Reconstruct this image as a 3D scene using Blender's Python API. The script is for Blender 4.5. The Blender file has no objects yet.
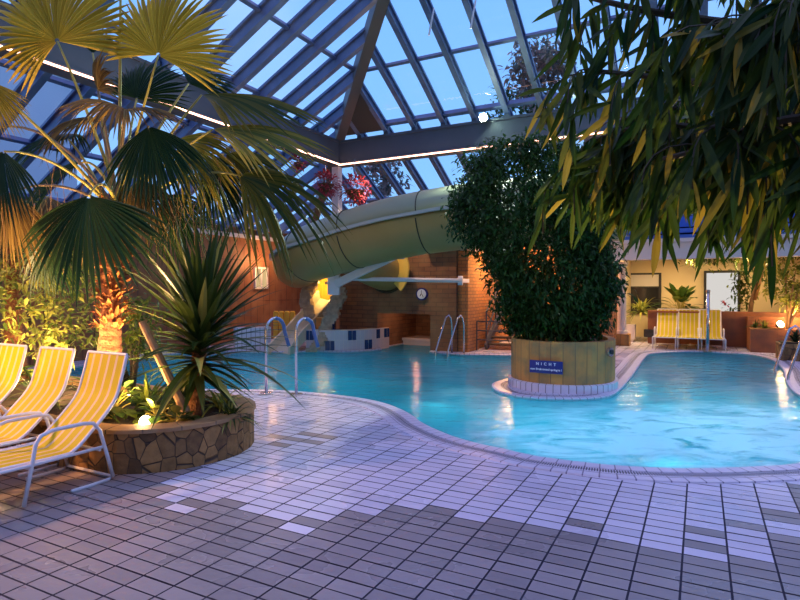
import bpy, math, random
from mathutils import Vector, Matrix, Euler
from mathutils.geometry import tessellate_polygon
R = math.radians
rnd = random.Random(7)
scene = bpy.context.scene
COL = scene.collection
F = 570.0; H = 1.65
U = Vector((.466, .885, 0)); V = Vector((.885, -.466, 0)); C0 = Vector((-1.62, 15.35, 0))
Z0 = 5.95; SL = .53; ZAX = Vector((0, 0, 1))

def W(a, b, z=0.0):            # hall coordinates: a towards the viewer, b to the right
    p = C0 - U * a + V * b; return Vector((p.x, p.y, z))
def at(x, y, Y):               # a point of the place from where the photo shows it and its distance
    return Vector(((x - 400) / F * Y, Y, H + (290 - y) / F * Y))
def gr(x, y, z=0.0):
    Y = F * (H - z) / (y - 290.0); return Vector(((x - 400) / F * Y, Y, z))
def perp(d):
    d = d.normalized(); a = Vector((0, 0, 1)) if abs(d.z) < .9 else Vector((1, 0, 0))
    s = d.cross(a).normalized(); return s, s.cross(d).normalized()

# ---------------------------------------------------------------- materials
def newmat(name):
    m = bpy.data.materials.new(name); m.use_nodes = True
    nt = m.node_tree; nt.nodes.clear()
    out = nt.nodes.new('ShaderNodeOutputMaterial')
    return m, nt, out
def N(nt, t, **k):
    n = nt.nodes.new(t)
    for a, b in k.items():
        if a in n.inputs.keys(): n.inputs[a].default_value = b
        else: setattr(n, a, b)
    return n
def c4(c): return (c[0], c[1], c[2], 1)
def mat(name, col, rough=.5, metal=0, var=None, scale=6, bump=0, bscale=30, spec=.5):
    m, nt, out = newmat(name)
    b = N(nt, 'ShaderNodeBsdfPrincipled', Roughness=rough, Metallic=metal)
    b.inputs['Base Color'].default_value = c4(col)
    b.inputs['Specular IOR Level'].default_value = spec
    tc = N(nt, 'ShaderNodeTexCoord')
    if var is not None:
        n = N(nt, 'ShaderNodeTexNoise', Scale=scale, Detail=4)
        nt.links.new(tc.outputs['Object'], n.inputs['Vector'])
        r = N(nt, 'ShaderNodeValToRGB'); r.color_ramp.elements[0].position = .35; r.color_ramp.elements[1].position = .65
        r.color_ramp.elements[0].color = c4(col); r.color_ramp.elements[1].color = c4(var)
        nt.links.new(n.outputs['Fac'], r.inputs['Fac']); nt.links.new(r.outputs['Color'], b.inputs['Base Color'])
    if bump:
        n2 = N(nt, 'ShaderNodeTexNoise', Scale=bscale, Detail=3)
        nt.links.new(tc.outputs['Object'], n2.inputs['Vector'])
        bp = N(nt, 'ShaderNodeBump', Strength=bump, Distance=.02)
        nt.links.new(n2.outputs['Fac'], bp.inputs['Height']); nt.links.new(bp.outputs['Normal'], b.inputs['Normal'])
    nt.links.new(b.outputs[0], out.inputs[0]); return m
def emit(name, col, s):
    m, nt, out = newmat(name); e = N(nt, 'ShaderNodeEmission', Strength=s); e.inputs[0].default_value = c4(col)
    nt.links.new(e.outputs[0], out.inputs[0]); return m
def leafmat(name, a, b, rough=.4, trans=.3, c=None):
    m, nt, out = newmat(name)
    g = N(nt, 'ShaderNodeNewGeometry')
    r = N(nt, 'ShaderNodeValToRGB'); r.color_ramp.elements[0].color = c4(a); r.color_ramp.elements[1].color = c4(b)
    if c: e = r.color_ramp.elements.new(.84); e.color = c4(b); r.color_ramp.elements[2].color = c4(c)
    nt.links.new(g.outputs['Random Per Island'], r.inputs['Fac'])
    p = N(nt, 'ShaderNodeBsdfPrincipled', Roughness=rough); t = N(nt, 'ShaderNodeBsdfTranslucent')
    p.inputs['Specular IOR Level'].default_value = .18
    mx = N(nt, 'ShaderNodeMixShader'); mx.inputs[0].default_value = trans
    nt.links.new(r.outputs['Color'], p.inputs['Base Color']); nt.links.new(r.outputs['Color'], t.inputs['Color'])
    nt.links.new(p.outputs[0], mx.inputs[1]); nt.links.new(t.outputs[0], mx.inputs[2]); nt.links.new(mx.outputs[0], out.inputs[0])
    return m
def brickmat(name, c1, c2, mortar, w, h, ms=.012, rough=.7, bump=.5, offset=.5, noise=None, nscale=3, bias=0.0):
    m, nt, out = newmat(name)
    uv = N(nt, 'ShaderNodeUVMap')
    br = N(nt, 'ShaderNodeTexBrick', Scale=1.0); br.offset = offset
    br.inputs['Mortar Size'].default_value = ms; br.inputs['Mortar Smooth'].default_value = .15
    br.inputs['Brick Width'].default_value = w; br.inputs['Row Height'].default_value = h; br.inputs['Bias'].default_value = bias
    br.inputs['Color1'].default_value = c4(c1); br.inputs['Color2'].default_value = c4(c2); br.inputs['Mortar'].default_value = c4(mortar)
    nt.links.new(uv.outputs[0], br.inputs['Vector'])
    b = N(nt, 'ShaderNodeBsdfPrincipled', Roughness=rough)
    src = br.outputs['Color']
    n = N(nt, 'ShaderNodeTexNoise', Scale=nscale, Detail=5); tc = N(nt, 'ShaderNodeTexCoord'); nt.links.new(tc.outputs['Object'], n.inputs['Vector'])
    if noise:
        mx = N(nt, 'ShaderNodeMixRGB', blend_type='MIX'); mx.inputs[2].default_value = c4(noise)
        rr = N(nt, 'ShaderNodeMapRange'); rr.inputs[1].default_value = .42; rr.inputs[2].default_value = .68; rr.inputs[4].default_value = .75
        nt.links.new(n.outputs['Fac'], rr.inputs[0]); nt.links.new(rr.outputs[0], mx.inputs[0]); nt.links.new(src, mx.inputs[1]); src = mx.outputs[0]
    nt.links.new(src, b.inputs['Base Color'])
    mm = N(nt, 'ShaderNodeMath', operation='MULTIPLY_ADD'); mm.inputs[1].default_value = -1.0
    nt.links.new(br.outputs['Fac'], mm.inputs[0]); nt.links.new(n.outputs['Fac'], mm.inputs[2])
    bp = N(nt, 'ShaderNodeBump', Strength=bump, Distance=.02); nt.links.new(mm.outputs[0], bp.inputs['Height']); nt.links.new(bp.outputs[0], b.inputs['Normal'])
    nt.links.new(b.outputs[0], out.inputs[0]); return m
def tilemat(name, a, b, rough=.35):
    m, nt, out = newmat(name)
    g = N(nt, 'ShaderNodeNewGeometry'); r = N(nt, 'ShaderNodeValToRGB'); r.color_ramp.elements[0].color = c4(a); r.color_ramp.elements[1].color = c4(b)
    nt.links.new(g.outputs['Random Per Island'], r.inputs['Fac'])
    p = N(nt, 'ShaderNodeBsdfPrincipled'); nt.links.new(r.outputs[0], p.inputs['Base Color'])
    n = N(nt, 'ShaderNodeTexNoise', Scale=1.3, Detail=4); nt.links.new(g.outputs['Position'], n.inputs['Vector'])
    mr = N(nt, 'ShaderNodeMapRange'); mr.inputs[1].default_value = .35; mr.inputs[2].default_value = .65; mr.inputs[3].default_value = rough - .17; mr.inputs[4].default_value = rough + .12
    nt.links.new(n.outputs['Fac'], mr.inputs[0]); nt.links.new(mr.outputs[0], p.inputs['Roughness'])
    n2 = N(nt, 'ShaderNodeTexNoise', Scale=14, Detail=3); nt.links.new(g.outputs['Position'], n2.inputs['Vector'])
    bp = N(nt, 'ShaderNodeBump', Strength=.12, Distance=.01); nt.links.new(n2.outputs['Fac'], bp.inputs['Height']); nt.links.new(bp.outputs[0], p.inputs['Normal'])
    nt.links.new(p.outputs[0], out.inputs[0]); return m

M = {}
M['tile_light'] = tilemat('light lilac glazed tile', (.60, .58, .70), (.72, .69, .82), .36)
M['tile_grey'] = tilemat('mauve grey tile', (.26, .24, .25), (.33, .30, .31), .36)
M['tile_brown'] = tilemat('brown grey tile', (.33, .26, .24), (.38, .30, .28), .4)
M['grout'] = mat('dark grout', (.05, .045, .07), .9)
M['coping'] = brickmat('pale coping tile', (.66, .63, .76), (.72, .70, .82), (.2, .18, .28), .125, .4, .006, .35, .2, 0)
M['grate'] = brickmat('gutter grating', (.66, .64, .76), (.62, .6, .72), (.04, .04, .07), .022, .3, .006, .5, .6, 0)
M['basin'] = brickmat('aqua pool tile', (.30, .72, .80), (.34, .78, .86), (.25, .6, .68), .2, .1, .004, .5, .1)
M['foam_white'] = None
M['steel'] = mat('brushed steel', (.62, .62, .66), .25, 1)
M['white'] = mat('white painted metal', (.78, .77, .8), .4)
M['cream'] = mat('cream plaster', (.75, .60, .36), .8, bump=.1)
M['offwhite'] = mat('offwhite plaster', (.70, .64, .60), .8, bump=.1)
M['yellow_panel'] = mat('yellow slats', (.9, .55, .05), .6)
M['beam'] = mat('grey blue steel beam', (.06, .08, .12), .55, var=(.07, .095, .14), scale=2)
M['rafter'] = mat('blue grey roof frame', (.07, .12, .25), .4, var=(.10, .16, .32), scale=4)
M['hip'] = mat('dark grey roof frame', (.07, .075, .09), .5)
M['darkpanel'] = mat('dark brown panel', (.04, .038, .04), .7)
M['wood_red'] = brickmat('brown wall panelling', (.33, .13, .05), (.26, .10, .04), (.08, .03, .02), .3, 1.3, .01, .6, .3, 0, noise=(.42, .20, .08), nscale=2)
M['brick'] = brickmat('brown brick', (.27, .12, .055), (.17, .075, .04), (.09, .05, .035), .36, .12, .009, .8, .7, noise=(.34, .20, .09), nscale=1.2)
M['brick_o'] = brickmat('orange brick', (.50, .20, .06), (.38, .15, .05), (.2, .1, .05), .25, .09, .01, .8, .5)
M['stone'] = brickmat('ochre stone blocks', (.30, .14, .04), (.19, .09, .03), (.06, .03, .02), .21, .8, .007, .7, .9, 0, noise=(.40, .23, .07), nscale=9)
def cobble(name, ca, cb, gap, sc):
    m, nt, out = newmat(name)
    uv = N(nt, 'ShaderNodeUVMap'); mp = N(nt, 'ShaderNodeMapping'); mp.inputs['Scale'].default_value = (1, .75, 1); nt.links.new(uv.outputs[0], mp.inputs[0])
    v1 = N(nt, 'ShaderNodeTexVoronoi', Scale=sc); v2 = N(nt, 'ShaderNodeTexVoronoi', Scale=sc); v2.feature = 'DISTANCE_TO_EDGE'
    for x in (v1, v2): x.inputs['Randomness'].default_value = .7; nt.links.new(mp.outputs[0], x.inputs['Vector'])
    sp_ = N(nt, 'ShaderNodeSeparateColor'); nt.links.new(v1.outputs['Color'], sp_.inputs[0])
    tc = N(nt, 'ShaderNodeTexCoord'); n = N(nt, 'ShaderNodeTexNoise', Scale=14, Detail=5); nt.links.new(tc.outputs['Object'], n.inputs['Vector'])
    av = N(nt, 'ShaderNodeMath', operation='ADD'); nt.links.new(sp_.outputs[0], av.inputs[0]); nt.links.new(n.outputs['Fac'], av.inputs[1])
    hf = N(nt, 'ShaderNodeMath', operation='MULTIPLY'); hf.inputs[1].default_value = .5; nt.links.new(av.outputs[0], hf.inputs[0])
    r = N(nt, 'ShaderNodeValToRGB'); r.color_ramp.elements[0].position = .25; r.color_ramp.elements[0].color = c4(ca); r.color_ramp.elements[1].position = .8; r.color_ramp.elements[1].color = c4(cb); nt.links.new(hf.outputs[0], r.inputs[0])
    e = N(nt, 'ShaderNodeMapRange'); e.inputs[1].default_value = .008; e.inputs[2].default_value = .03; nt.links.new(v2.outputs['Distance'], e.inputs[0])
    mx = N(nt, 'ShaderNodeMixRGB'); mx.inputs[1].default_value = c4(gap); nt.links.new(e.outputs[0], mx.inputs[0]); nt.links.new(r.outputs[0], mx.inputs[2])
    b = N(nt, 'ShaderNodeBsdfPrincipled', Roughness=.75); nt.links.new(mx.outputs[0], b.inputs['Base Color'])
    hh = N(nt, 'ShaderNodeMath', operation='ADD'); nt.links.new(e.outputs[0], hh.inputs[0]); nt.links.new(n.outputs['Fac'], hh.inputs[1])
    bp = N(nt, 'ShaderNodeBump', Strength=.8, Distance=.02); nt.links.new(hh.outputs[0], bp.inputs['Height']); nt.links.new(bp.outputs[0], b.inputs['Normal'])
    nt.links.new(b.outputs[0], out.inputs[0]); return m
M['stone'] = cobble('irregular ochre stone', (.12, .06, .02), (.46, .24, .075), (.06, .034, .02), 7.5)
M['stonecap'] = brickmat('ochre stone cap', (.38, .20, .08), (.28, .15, .06), (.06, .04, .03), .33, .8, .008, .6, .6, 0, noise=(.42, .27, .14), nscale=6)
M['sand'] = brickmat('yellow sandstone slabs', (.66, .31, .07), (.48, .21, .06), (.17, .09, .04), .19, 2.0, .005, .6, .5, 0, noise=(.22, .16, .07), nscale=4.5)
M['plinth'] = brickmat('white plinth tile', (.72, .68, .78), (.76, .72, .82), (.2, .16, .2), .12, .5, .007, .35, .2, 0)
M['red_stone'] = brickmat('red brown stone', (.27, .085, .03), (.34, .12, .04), (.2, .07, .03), .6, .4, .004, .6, .3, noise=(.16, .06, .03), nscale=3)
M['slate'] = mat('stacked slate', (.55, .43, .30), .8, var=(.36, .28, .2), scale=9, bump=.5)
M['chute'] = mat('cream slide plastic', (.72, .62, .44), .35)
M['tube'] = mat('olive plastic tube', (.36, .25, .07), .4, var=(.40, .28, .09), scale=1)
M['tube_top'] = mat('pale plastic cover', (.33, .37, .22), .45)
M['tube_dark'] = mat('dark tube rings', (.03, .03, .02), .7)
M['yellow_ring'] = mat('yellow plastic ring', (.85, .62, .12), .4)
M['blue'] = mat('blue grip', (.05, .13, .36), .5)
M['sign'] = mat('navy enamel', (.012, .02, .20), .3)
M['text'] = mat('white lettering', (.85, .85, .9), .5)
M['bluetile'] = mat('dark blue tile', (.02, .05, .16), .25)
M['whitetile'] = mat('white wall tile', (.62, .58, .62), .25)
M['soil'] = mat('dark soil', (.035, .022, .014), .95, var=(.07, .04, .025), scale=14, bump=.8)
M['bark_o'] = mat('orange fibrous bark', (.30, .12, .05), .9, var=(.14, .05, .02), scale=25, bump=.9, bscale=40)
M['bark'] = mat('brown bark', (.16, .10, .055), .9, var=(.09, .055, .03), scale=18, bump=.8)
M['stake'] = mat('tan cane', (.42, .24, .11), .6, var=(.3, .16, .07), scale=8)
M['petiole'] = mat('yellow green stalk', (.40, .34, .07), .45)
M['petiole_b'] = mat('dry stalk', (.22, .16, .10), .7)
M['fan'] = leafmat('fan palm leaf', (.045, .075, .014), (.20, .16, .02), .4, .35)
M['fan_y'] = leafmat('uplit golden palm leaf', (.36, .24, .02), (.62, .42, .05), .45, .35)  # gold of the warm uplight from below is put into the leaf colour
M['fan_m'] = leafmat('half yellow palm leaf', (.12, .15, .03), (.50, .36, .05), .4, .35)  # between green and the uplit gold, part of the light is in the colour
M['fan_d'] = leafmat('dark palm leaf', (.010, .036, .018), (.03, .06, .02), .35, .2)  # dark green deepened, shade inside the crown is put into the colour
M['fan_b'] = leafmat('withered palm leaf', (.10, .06, .02), (.28, .18, .05), .6, .15)
M['drac'] = leafmat('sword leaf', (.018, .045, .010), (.06, .09, .016), .3, .2, (.45, .42, .10))  # yellowish last tone paints the bright-lit leaves into the colour
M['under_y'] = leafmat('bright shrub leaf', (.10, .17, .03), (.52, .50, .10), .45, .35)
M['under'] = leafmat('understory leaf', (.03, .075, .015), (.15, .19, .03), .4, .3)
M['ficus'] = leafmat('ficus leaf', (.014, .042, .008), (.035, .09, .014), .45, .15)
M['weep'] = leafmat('narrow leaf', (.010, .040, .008), (.06, .09, .012), .42, .45, (.34, .24, .03))  # dark tone carries deep shade, yellow-brown tone the lit highlights
M['twig'] = mat('dark twig', (.06, .045, .025), .8)
M['redflower'] = leafmat('red flowers', (.35, .03, .05), (.55, .12, .16), .5, .3)
M['ext_leaf'] = leafmat('outdoor foliage', (.10, .14, .13), (.35, .22, .20), .6, .3)  # pinkish light on the outdoor trees is put into the leaf colour
M['ext_wall'] = mat('pale outdoor render', (.52, .60, .68), .8)
M['ext_ground'] = mat('outdoor ground', (.05, .06, .05), .9)
M['black'] = mat('black plastic', (.02, .02, .022), .5)
M['rope'] = emit('rope light glow', (1, .50, .34), 6)
M['bulb'] = emit('bulb glow', (1, .62, .35), 40)
M['lens_w'] = emit('warm lamp lens', (1, .66, .28), 45)
M['lens_g'] = emit('floodlight lens', (.75, 1, .72), 220)
M['lens_p'] = emit('pool lamp lens', (.7, .95, 1), 18)
M['doorlit'] = emit('lit doorway glow', (.86, .82, .78), .62)
M['roomlit'] = emit('lit window glow', (1, .72, .35), .5)

def fabric():
    m, nt, out = newmat('yellow striped mesh fabric')
    uv = N(nt, 'ShaderNodeUVMap'); sx = N(nt, 'ShaderNodeSeparateXYZ'); nt.links.new(uv.outputs[0], sx.inputs[0])
    mu = N(nt, 'ShaderNodeMath', operation='MULTIPLY'); mu.inputs[1].default_value = 5.0
    fr = N(nt, 'ShaderNodeMath', operation='FRACT'); r = N(nt, 'ShaderNodeValToRGB'); r.color_ramp.interpolation = 'CONSTANT'
    r.color_ramp.elements[0].color = (.70, .57, .003, 1); r.color_ramp.elements[1].position = .72; r.color_ramp.elements[1].color = (.80, .66, .42, 1)
    nt.links.new(sx.outputs[0], mu.inputs[0]); nt.links.new(mu.outputs[0], fr.inputs[0]); nt.links.new(fr.outputs[0], r.inputs[0])
    p = N(nt, 'ShaderNodeBsdfPrincipled', Roughness=.6); t = N(nt, 'ShaderNodeBsdfTranslucent'); mx = N(nt, 'ShaderNodeMixShader'); mx.inputs[0].default_value = .3
    nt.links.new(r.outputs[0], p.inputs['Base Color']); nt.links.new(r.outputs[0], t.inputs[0])
    nt.links.new(p.outputs[0], mx.inputs[1]); nt.links.new(t.outputs[0], mx.inputs[2]); nt.links.new(mx.outputs[0], out.inputs[0]); return m
M['fabric'] = fabric()
def glassmat():
    m, nt, out = newmat('roof glass')
    t = N(nt, 'ShaderNodeBsdfTransparent'); t.inputs[0].default_value = (.93, .96, 1, 1)
    g = N(nt, 'ShaderNodeBsdfGlossy', Roughness=.02); fr = N(nt, 'ShaderNodeFresnel', IOR=1.25)
    mx = N(nt, 'ShaderNodeMixShader'); nt.links.new(fr.outputs[0], mx.inputs[0]); nt.links.new(t.outputs[0], mx.inputs[1]); nt.links.new(g.outputs[0], mx.inputs[2])
    nt.links.new(mx.outputs[0], out.inputs[0]); return m
M['glass'] = glassmat()
def watermat():
    m, nt, out = newmat('pool water')
    g = N(nt, 'ShaderNodeNewGeometry')
    t = N(nt, 'ShaderNodeBsdfTransparent'); t.inputs[0].default_value = (.34, .84, .90, 1)
    gl = N(nt, 'ShaderNodeBsdfGlossy', Roughness=.13); gl.inputs[0].default_value = (.9, .95, 1, 1)
    fr = N(nt, 'ShaderNodeFresnel', IOR=1.33)
    mp = N(nt, 'ShaderNodeMapping'); mp.inputs['Rotation'].default_value = (0, 0, -.2); mp.inputs['Scale'].default_value = (1, 1.8, 1)
    nt.links.new(g.outputs['Position'], mp.inputs[0])
    n = N(nt, 'ShaderNodeTexNoise', Scale=2.4, Detail=4, Distortion=.6); nt.links.new(mp.outputs[0], n.inputs['Vector'])
    bp = N(nt, 'ShaderNodeBump', Strength=.5, Distance=.06); nt.links.new(n.outputs['Fac'], bp.inputs['Height'])
    for x in (gl, fr): nt.links.new(bp.outputs[0], x.inputs['Normal'])
    fm = N(nt, 'ShaderNodeMath', operation='MULTIPLY'); fm.inputs[1].default_value = .6; nt.links.new(fr.outputs[0], fm.inputs[0])
    tl0 = N(nt, 'ShaderNodeBsdfTranslucent'); tl0.inputs[0].default_value = (.08, .60, .74, 1); df0 = N(nt, 'ShaderNodeBsdfDiffuse'); df0.inputs[0].default_value = (.03, .26, .34, 1)
    mq = N(nt, 'ShaderNodeMixShader'); mq.inputs[0].default_value = .3; nt.links.new(tl0.outputs[0], mq.inputs[1]); nt.links.new(df0.outputs[0], mq.inputs[2])
    m0 = N(nt, 'ShaderNodeMixShader'); m0.inputs[0].default_value = .62; nt.links.new(t.outputs[0], m0.inputs[1]); nt.links.new(mq.outputs[0], m0.inputs[2])
    m1 = N(nt, 'ShaderNodeMixShader'); nt.links.new(fm.outputs[0], m1.inputs[0]); nt.links.new(m0.outputs[0], m1.inputs[1]); nt.links.new(gl.outputs[0], m1.inputs[2])
    # bubbling foam over the massage jets
    n3 = N(nt, 'ShaderNodeTexNoise', Scale=1.6, Detail=6, Roughness=.62, Distortion=.8); nt.links.new(mp.outputs[0], n3.inputs['Vector'])
    tot = None
    for (px, py, rad, k) in ((3.2, 6.5, 1.5, 2.6), (1.9, 6.3, 1.0, 2.0), (4.6, 7.0, 1.2, 2.2), (3.6, 8.3, 1.0, .25), (1.1, 9.0, .8, .3), (1.0, 11.5, 1.4, .25), (4.6, 11.8, 1.2, .35), (6.4, 9.6, .8, .4)):
        d = N(nt, 'ShaderNodeVectorMath', operation='DISTANCE'); d.inputs[1].default_value = (px, py, 0); nt.links.new(g.outputs['Position'], d.inputs[0])
        mr = N(nt, 'ShaderNodeMapRange', interpolation_type='SMOOTHSTEP'); mr.inputs[1].default_value = 0; mr.inputs[2].default_value = rad * 1.7; mr.inputs[3].default_value = k; mr.inputs[4].default_value = 0
        nt.links.new(d.outputs['Value'], mr.inputs[0])
        if tot is None: tot = mr.outputs[0]
        else:
            ad = N(nt, 'ShaderNodeMath', operation='MAXIMUM'); nt.links.new(tot, ad.inputs[0]); nt.links.new(mr.outputs[0], ad.inputs[1]); tot = ad.outputs[0]
    nr = N(nt, 'ShaderNodeMapRange'); nr.inputs[1].default_value = .32; nr.inputs[2].default_value = .72; nt.links.new(n3.outputs['Fac'], nr.inputs[0])
    mu = N(nt, 'ShaderNodeMath', operation='MULTIPLY', use_clamp=True); nt.links.new(tot, mu.inputs[0]); nt.links.new(nr.outputs[0], mu.inputs[1])
    df = N(nt, 'ShaderNodeBsdfDiffuse'); df.inputs[0].default_value = (.8, .88, .95, 1); tl = N(nt, 'ShaderNodeBsdfTranslucent'); tl.inputs[0].default_value = (.7, .88, .95, 1)
    md = N(nt, 'ShaderNodeMixShader'); md.inputs[0].default_value = .5; nt.links.new(df.outputs[0], md.inputs[1]); nt.links.new(tl.outputs[0], md.inputs[2])
    m2 = N(nt, 'ShaderNodeMixShader'); nt.links.new(mu.outputs[0], m2.inputs[0]); nt.links.new(m1.outputs[0], m2.inputs[1]); nt.links.new(md.outputs[0], m2.inputs[2])
    nt.links.new(m2.outputs[0], out.inputs[0]); return m
M['water'] = watermat()

# ---------------------------------------------------------------- mesh builder
def isec(mb, p0, p1, w, h, up):
    u = up.normalized(); mb.bar(p0, p1, w * .34, h, up); mb.bar(p0 - u * (h / 2), p1 - u * (h / 2), w, .03, up); mb.bar(p0 + u * (h / 2), p1 + u * (h / 2), w * 1.1, .05, up)
class MB:
    def __init__(s): s.v = []; s.f = []; s.uv = []; s.mi = []
    def face(s, idx, uv=None, mi=0): s.f.append(idx); s.uv.append(uv); s.mi.append(mi)
    def poly(s, pts, uv=None, mi=0):
        n = len(s.v); s.v += [Vector(p) for p in pts]; s.face(list(range(n, n + len(pts))), uv, mi)
    def hexa(s, p, mi=0):      # 8 points, bottom 4 then top 4
        n = len(s.v); s.v += [Vector(q) for q in p]
        for q in ((3, 2, 1, 0), (4, 5, 6, 7), (0, 1, 5, 4), (1, 2, 6, 5), (2, 3, 7, 6), (3, 0, 4, 7)): s.face([n + i for i in q], None, mi)
    def box(s, c, sx, sy, sz, rz=0, mi=0):
        c = Vector(c); m = Matrix.Rotation(rz, 3, 'Z'); P = []
        for z in (-sz / 2, sz / 2):
            for x, y in ((-1, -1), (1, -1), (1, 1), (-1, 1)): P.append(c + m @ Vector((x * sx / 2, y * sy / 2, z)))
        s.hexa(P, mi)
    def hbox(s, a0, a1, b0, b1, z0, z1, mi=0):
        P = []
        for z in (z0, z1):
            for a, b in ((a1, b0), (a1, b1), (a0, b1), (a0, b0)): P.append(W(a, b, z))
        s.hexa(P, mi)
    def bar(s, p0, p1, w, h, up=ZAX, mi=0):
        p0 = Vector(p0); p1 = Vector(p1); d = (p1 - p0).normalized(); sd = d.cross(up).normalized(); u = sd.cross(d).normalized()
        P = []
        for k in (-1, 1):
            for p, q in ((p0, -1), (p0, 1), (p1, 1), (p1, -1)): P.append(p + sd * w / 2 * q + u * h / 2 * k)
        s.hexa(P, mi)
    def tube(s, pts, r, n=8, cap=True, mi=0, uvs=False):
        pts = [Vector(p) for p in pts]; k = len(pts); rs = r if isinstance(r, (list, tuple)) else [r] * k
        n0 = len(s.v); prev = None; L = 0
        for i, p in enumerate(pts):
            t = (pts[min(i + 1, k - 1)] - pts[max(i - 1, 0)]).normalized()
            if prev is None: sd, up = perp(t)
            else:
                sd = (prev - t * prev.dot(t)).normalized(); up = sd.cross(t)
            prev = sd
            for j in range(n):
                a = 2 * math.pi * j / n; s.v.append(p + (sd * math.cos(a) + up * math.sin(a)) * rs[i])
        for i in range(k - 1):
            for j in range(n):
                a = n0 + i * n + j; b = n0 + i * n + (j + 1) % n
                s.face([a, b, b + n, a + n], None, mi)
        if cap:
            s.face([n0 + j for j in range(n)][::-1], None, mi); s.face([n0 + (k - 1) * n + j for j in range(n)], None, mi)
    def lathe(s, c, prof, n=24, mi=0, cap=True):
        c = Vector(c); n0 = len(s.v)
        for r, z in prof:
            for j in range(n): a = 2 * math.pi * j / n; s.v.append(c + Vector((r * math.cos(a), r * math.sin(a), z)))
        for i in range(len(prof) - 1):
            for j in range(n):
                a = n0 + i * n + j; b = n0 + i * n + (j + 1) % n; s.face([a, b, b + n, a + n], None, mi)
        if cap:
            s.face([n0 + j for j in range(n)][::-1], None, mi); s.face([n0 + (len(prof) - 1) * n + j for j in range(n)], None, mi)
    def leaf(s, base, d, nrm, L, w, droop=.2, segs=4, fold=.25, curl=0, mi=0):
        d = Vector(d).normalized(); sd = d.cross(nrm)
        if sd.length < 1e-4: sd = perp(d)[0]
        sd.normalize(); up = sd.cross(d).normalized(); base = Vector(base); n0 = len(s.v)
        for i in range(segs + 1):
            t = i / segs
            ww = w / 2 * (math.sin(math.pi * min(1, .08 + t * .92)) ** .75 if i < segs else 0) if curl == 0 else w / 2 * (1 - t ** 2.2) * min(1, .55 + t * 3)
            p = base + d * (L * t) + Vector((0, 0, -droop * L * t * t))
            if i == segs: s.v.append(p)
            else: s.v += [p - sd * ww + up * ww * fold, p, p + sd * ww + up * ww * fold]
        for i in range(segs):
            a = n0 + i * 3
            if i < segs - 1: s.face([a, a + 1, a + 4, a + 3], None, mi); s.face([a + 1, a + 2, a + 5, a + 4], None, mi)
            else: s.face([a, a + 1, a + 3], None, mi); s.face([a + 1, a + 2, a + 3], None, mi)
    def build(s, name, m, parent=None, local=False, smooth=False, recalc=False):
        off = Vector((0, 0, 0))
        if parent is not None and not local: off = Vector(parent.location)
        if parent is not None and not local and parent.parent is not None: off = off + Vector(parent.parent.location)
        me = bpy.data.meshes.new(name)
        me.from_pydata([tuple(p - off) for p in s.v], [], s.f)
        ms = m if isinstance(m, (list, tuple)) else [m]
        for x in ms: me.materials.append(x)
        uvl = me.uv_layers.new(name='UVMap'); me.update()
        dat = []
        for pi, pl in enumerate(me.polygons):
            u = s.uv[pi]
            if u: dat += [c for q in u for c in q]
            else:
                n = pl.normal
                if abs(n.z) > .7: tt, bb = V, U
                else: tt = ZAX.cross(n); tt = tt.normalized() if tt.length > 1e-6 else V; bb = ZAX
                for vi in pl.vertices: p = s.v[vi]; dat += [p.dot(tt), p.dot(bb)]
        uvl.data.foreach_set('uv', dat)
        if len(ms) > 1: me.polygons.foreach_set('material_index', s.mi)
        if smooth: me.polygons.foreach_set('use_smooth', [True] * len(me.polygons))
        o = bpy.data.objects.new(name, me); COL.objects.link(o)
        if parent is not None: o.parent = parent
        return o

def tag(o, label=None, cat=None, group=None, kind=None):
    for k, x in (('label', label), ('category', cat), ('group', group), ('kind', kind)):
        if x: o[k] = x
    return o
def thing(name, label, cat, loc=(0, 0, 0), rz=0, group=None, kind=None):
    o = bpy.data.objects.new(name, None); COL.objects.link(o); o.empty_display_size = .1
    o.location = loc; o.rotation_euler = (0, 0, rz); return tag(o, label, cat, group, kind)
def dup(o, parent=None):
    c = o.copy(); COL.objects.link(c); c.parent = parent
    for ch in list(o.children): dup(ch, c)
    return c
def struct(name, mb, m, parent=None, smooth=False):
    o = mb.build(name, m, parent, smooth=smooth)
    if parent is None: o['kind'] = 'structure'
    return o
def arc(p, q, ctrl, n=8):
    p, q, c = Vector(p), Vector(q), Vector(ctrl); return [p * (1 - t) ** 2 + c * 2 * t * (1 - t) + q * t * t for t in [i / n for i in range(n + 1)]]
def spline(pts, sub=5, closed=True):
    n = len(pts); out = []
    for i in range(n if closed else n - 1):
        g = (lambda k: pts[k % n]) if closed else (lambda k: pts[max(0, min(n - 1, k))])
        p0, p1, p2, p3 = g(i - 1), g(i), g(i + 1), g(i + 2)
        for j in range(sub):
            t = j / sub; out.append(.5 * ((2 * p1) + (p2 - p0) * t + (2 * p0 - 5 * p1 + 4 * p2 - p3) * t * t + (3 * p1 - p0 - 3 * p2 + p3) * t ** 3))
    if not closed: out.append(pts[-1])
    return out
def fillpoly(mb, loops, z, flip=False, mi=0):
    loops = [[Vector((p[0], p[1], z)) for p in l] for l in loops]
    flat = [p for l in loops for p in l]; n0 = len(mb.v); mb.v += flat
    for t in tessellate_polygon(loops):
        a, b, c = [flat[i] for i in t]
        nz = (b - a).cross(c - a).z
        t = list(t) if nz > 0 else list(t)[::-1]
        if flip: t = t[::-1]
        mb.face([n0 + i for i in t], None, mi)
def inside(p, poly):
    x, y = p[0], p[1]; c = False; j = len(poly) - 1
    for i in range(len(poly)):
        xi, yi, xj, yj = poly[i][0], poly[i][1], poly[j][0], poly[j][1]
        if (yi > y) != (yj > y) and x < (xj - xi) * (y - yi) / (yj - yi) + xi: c = not c
        j = i
    return c
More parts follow.
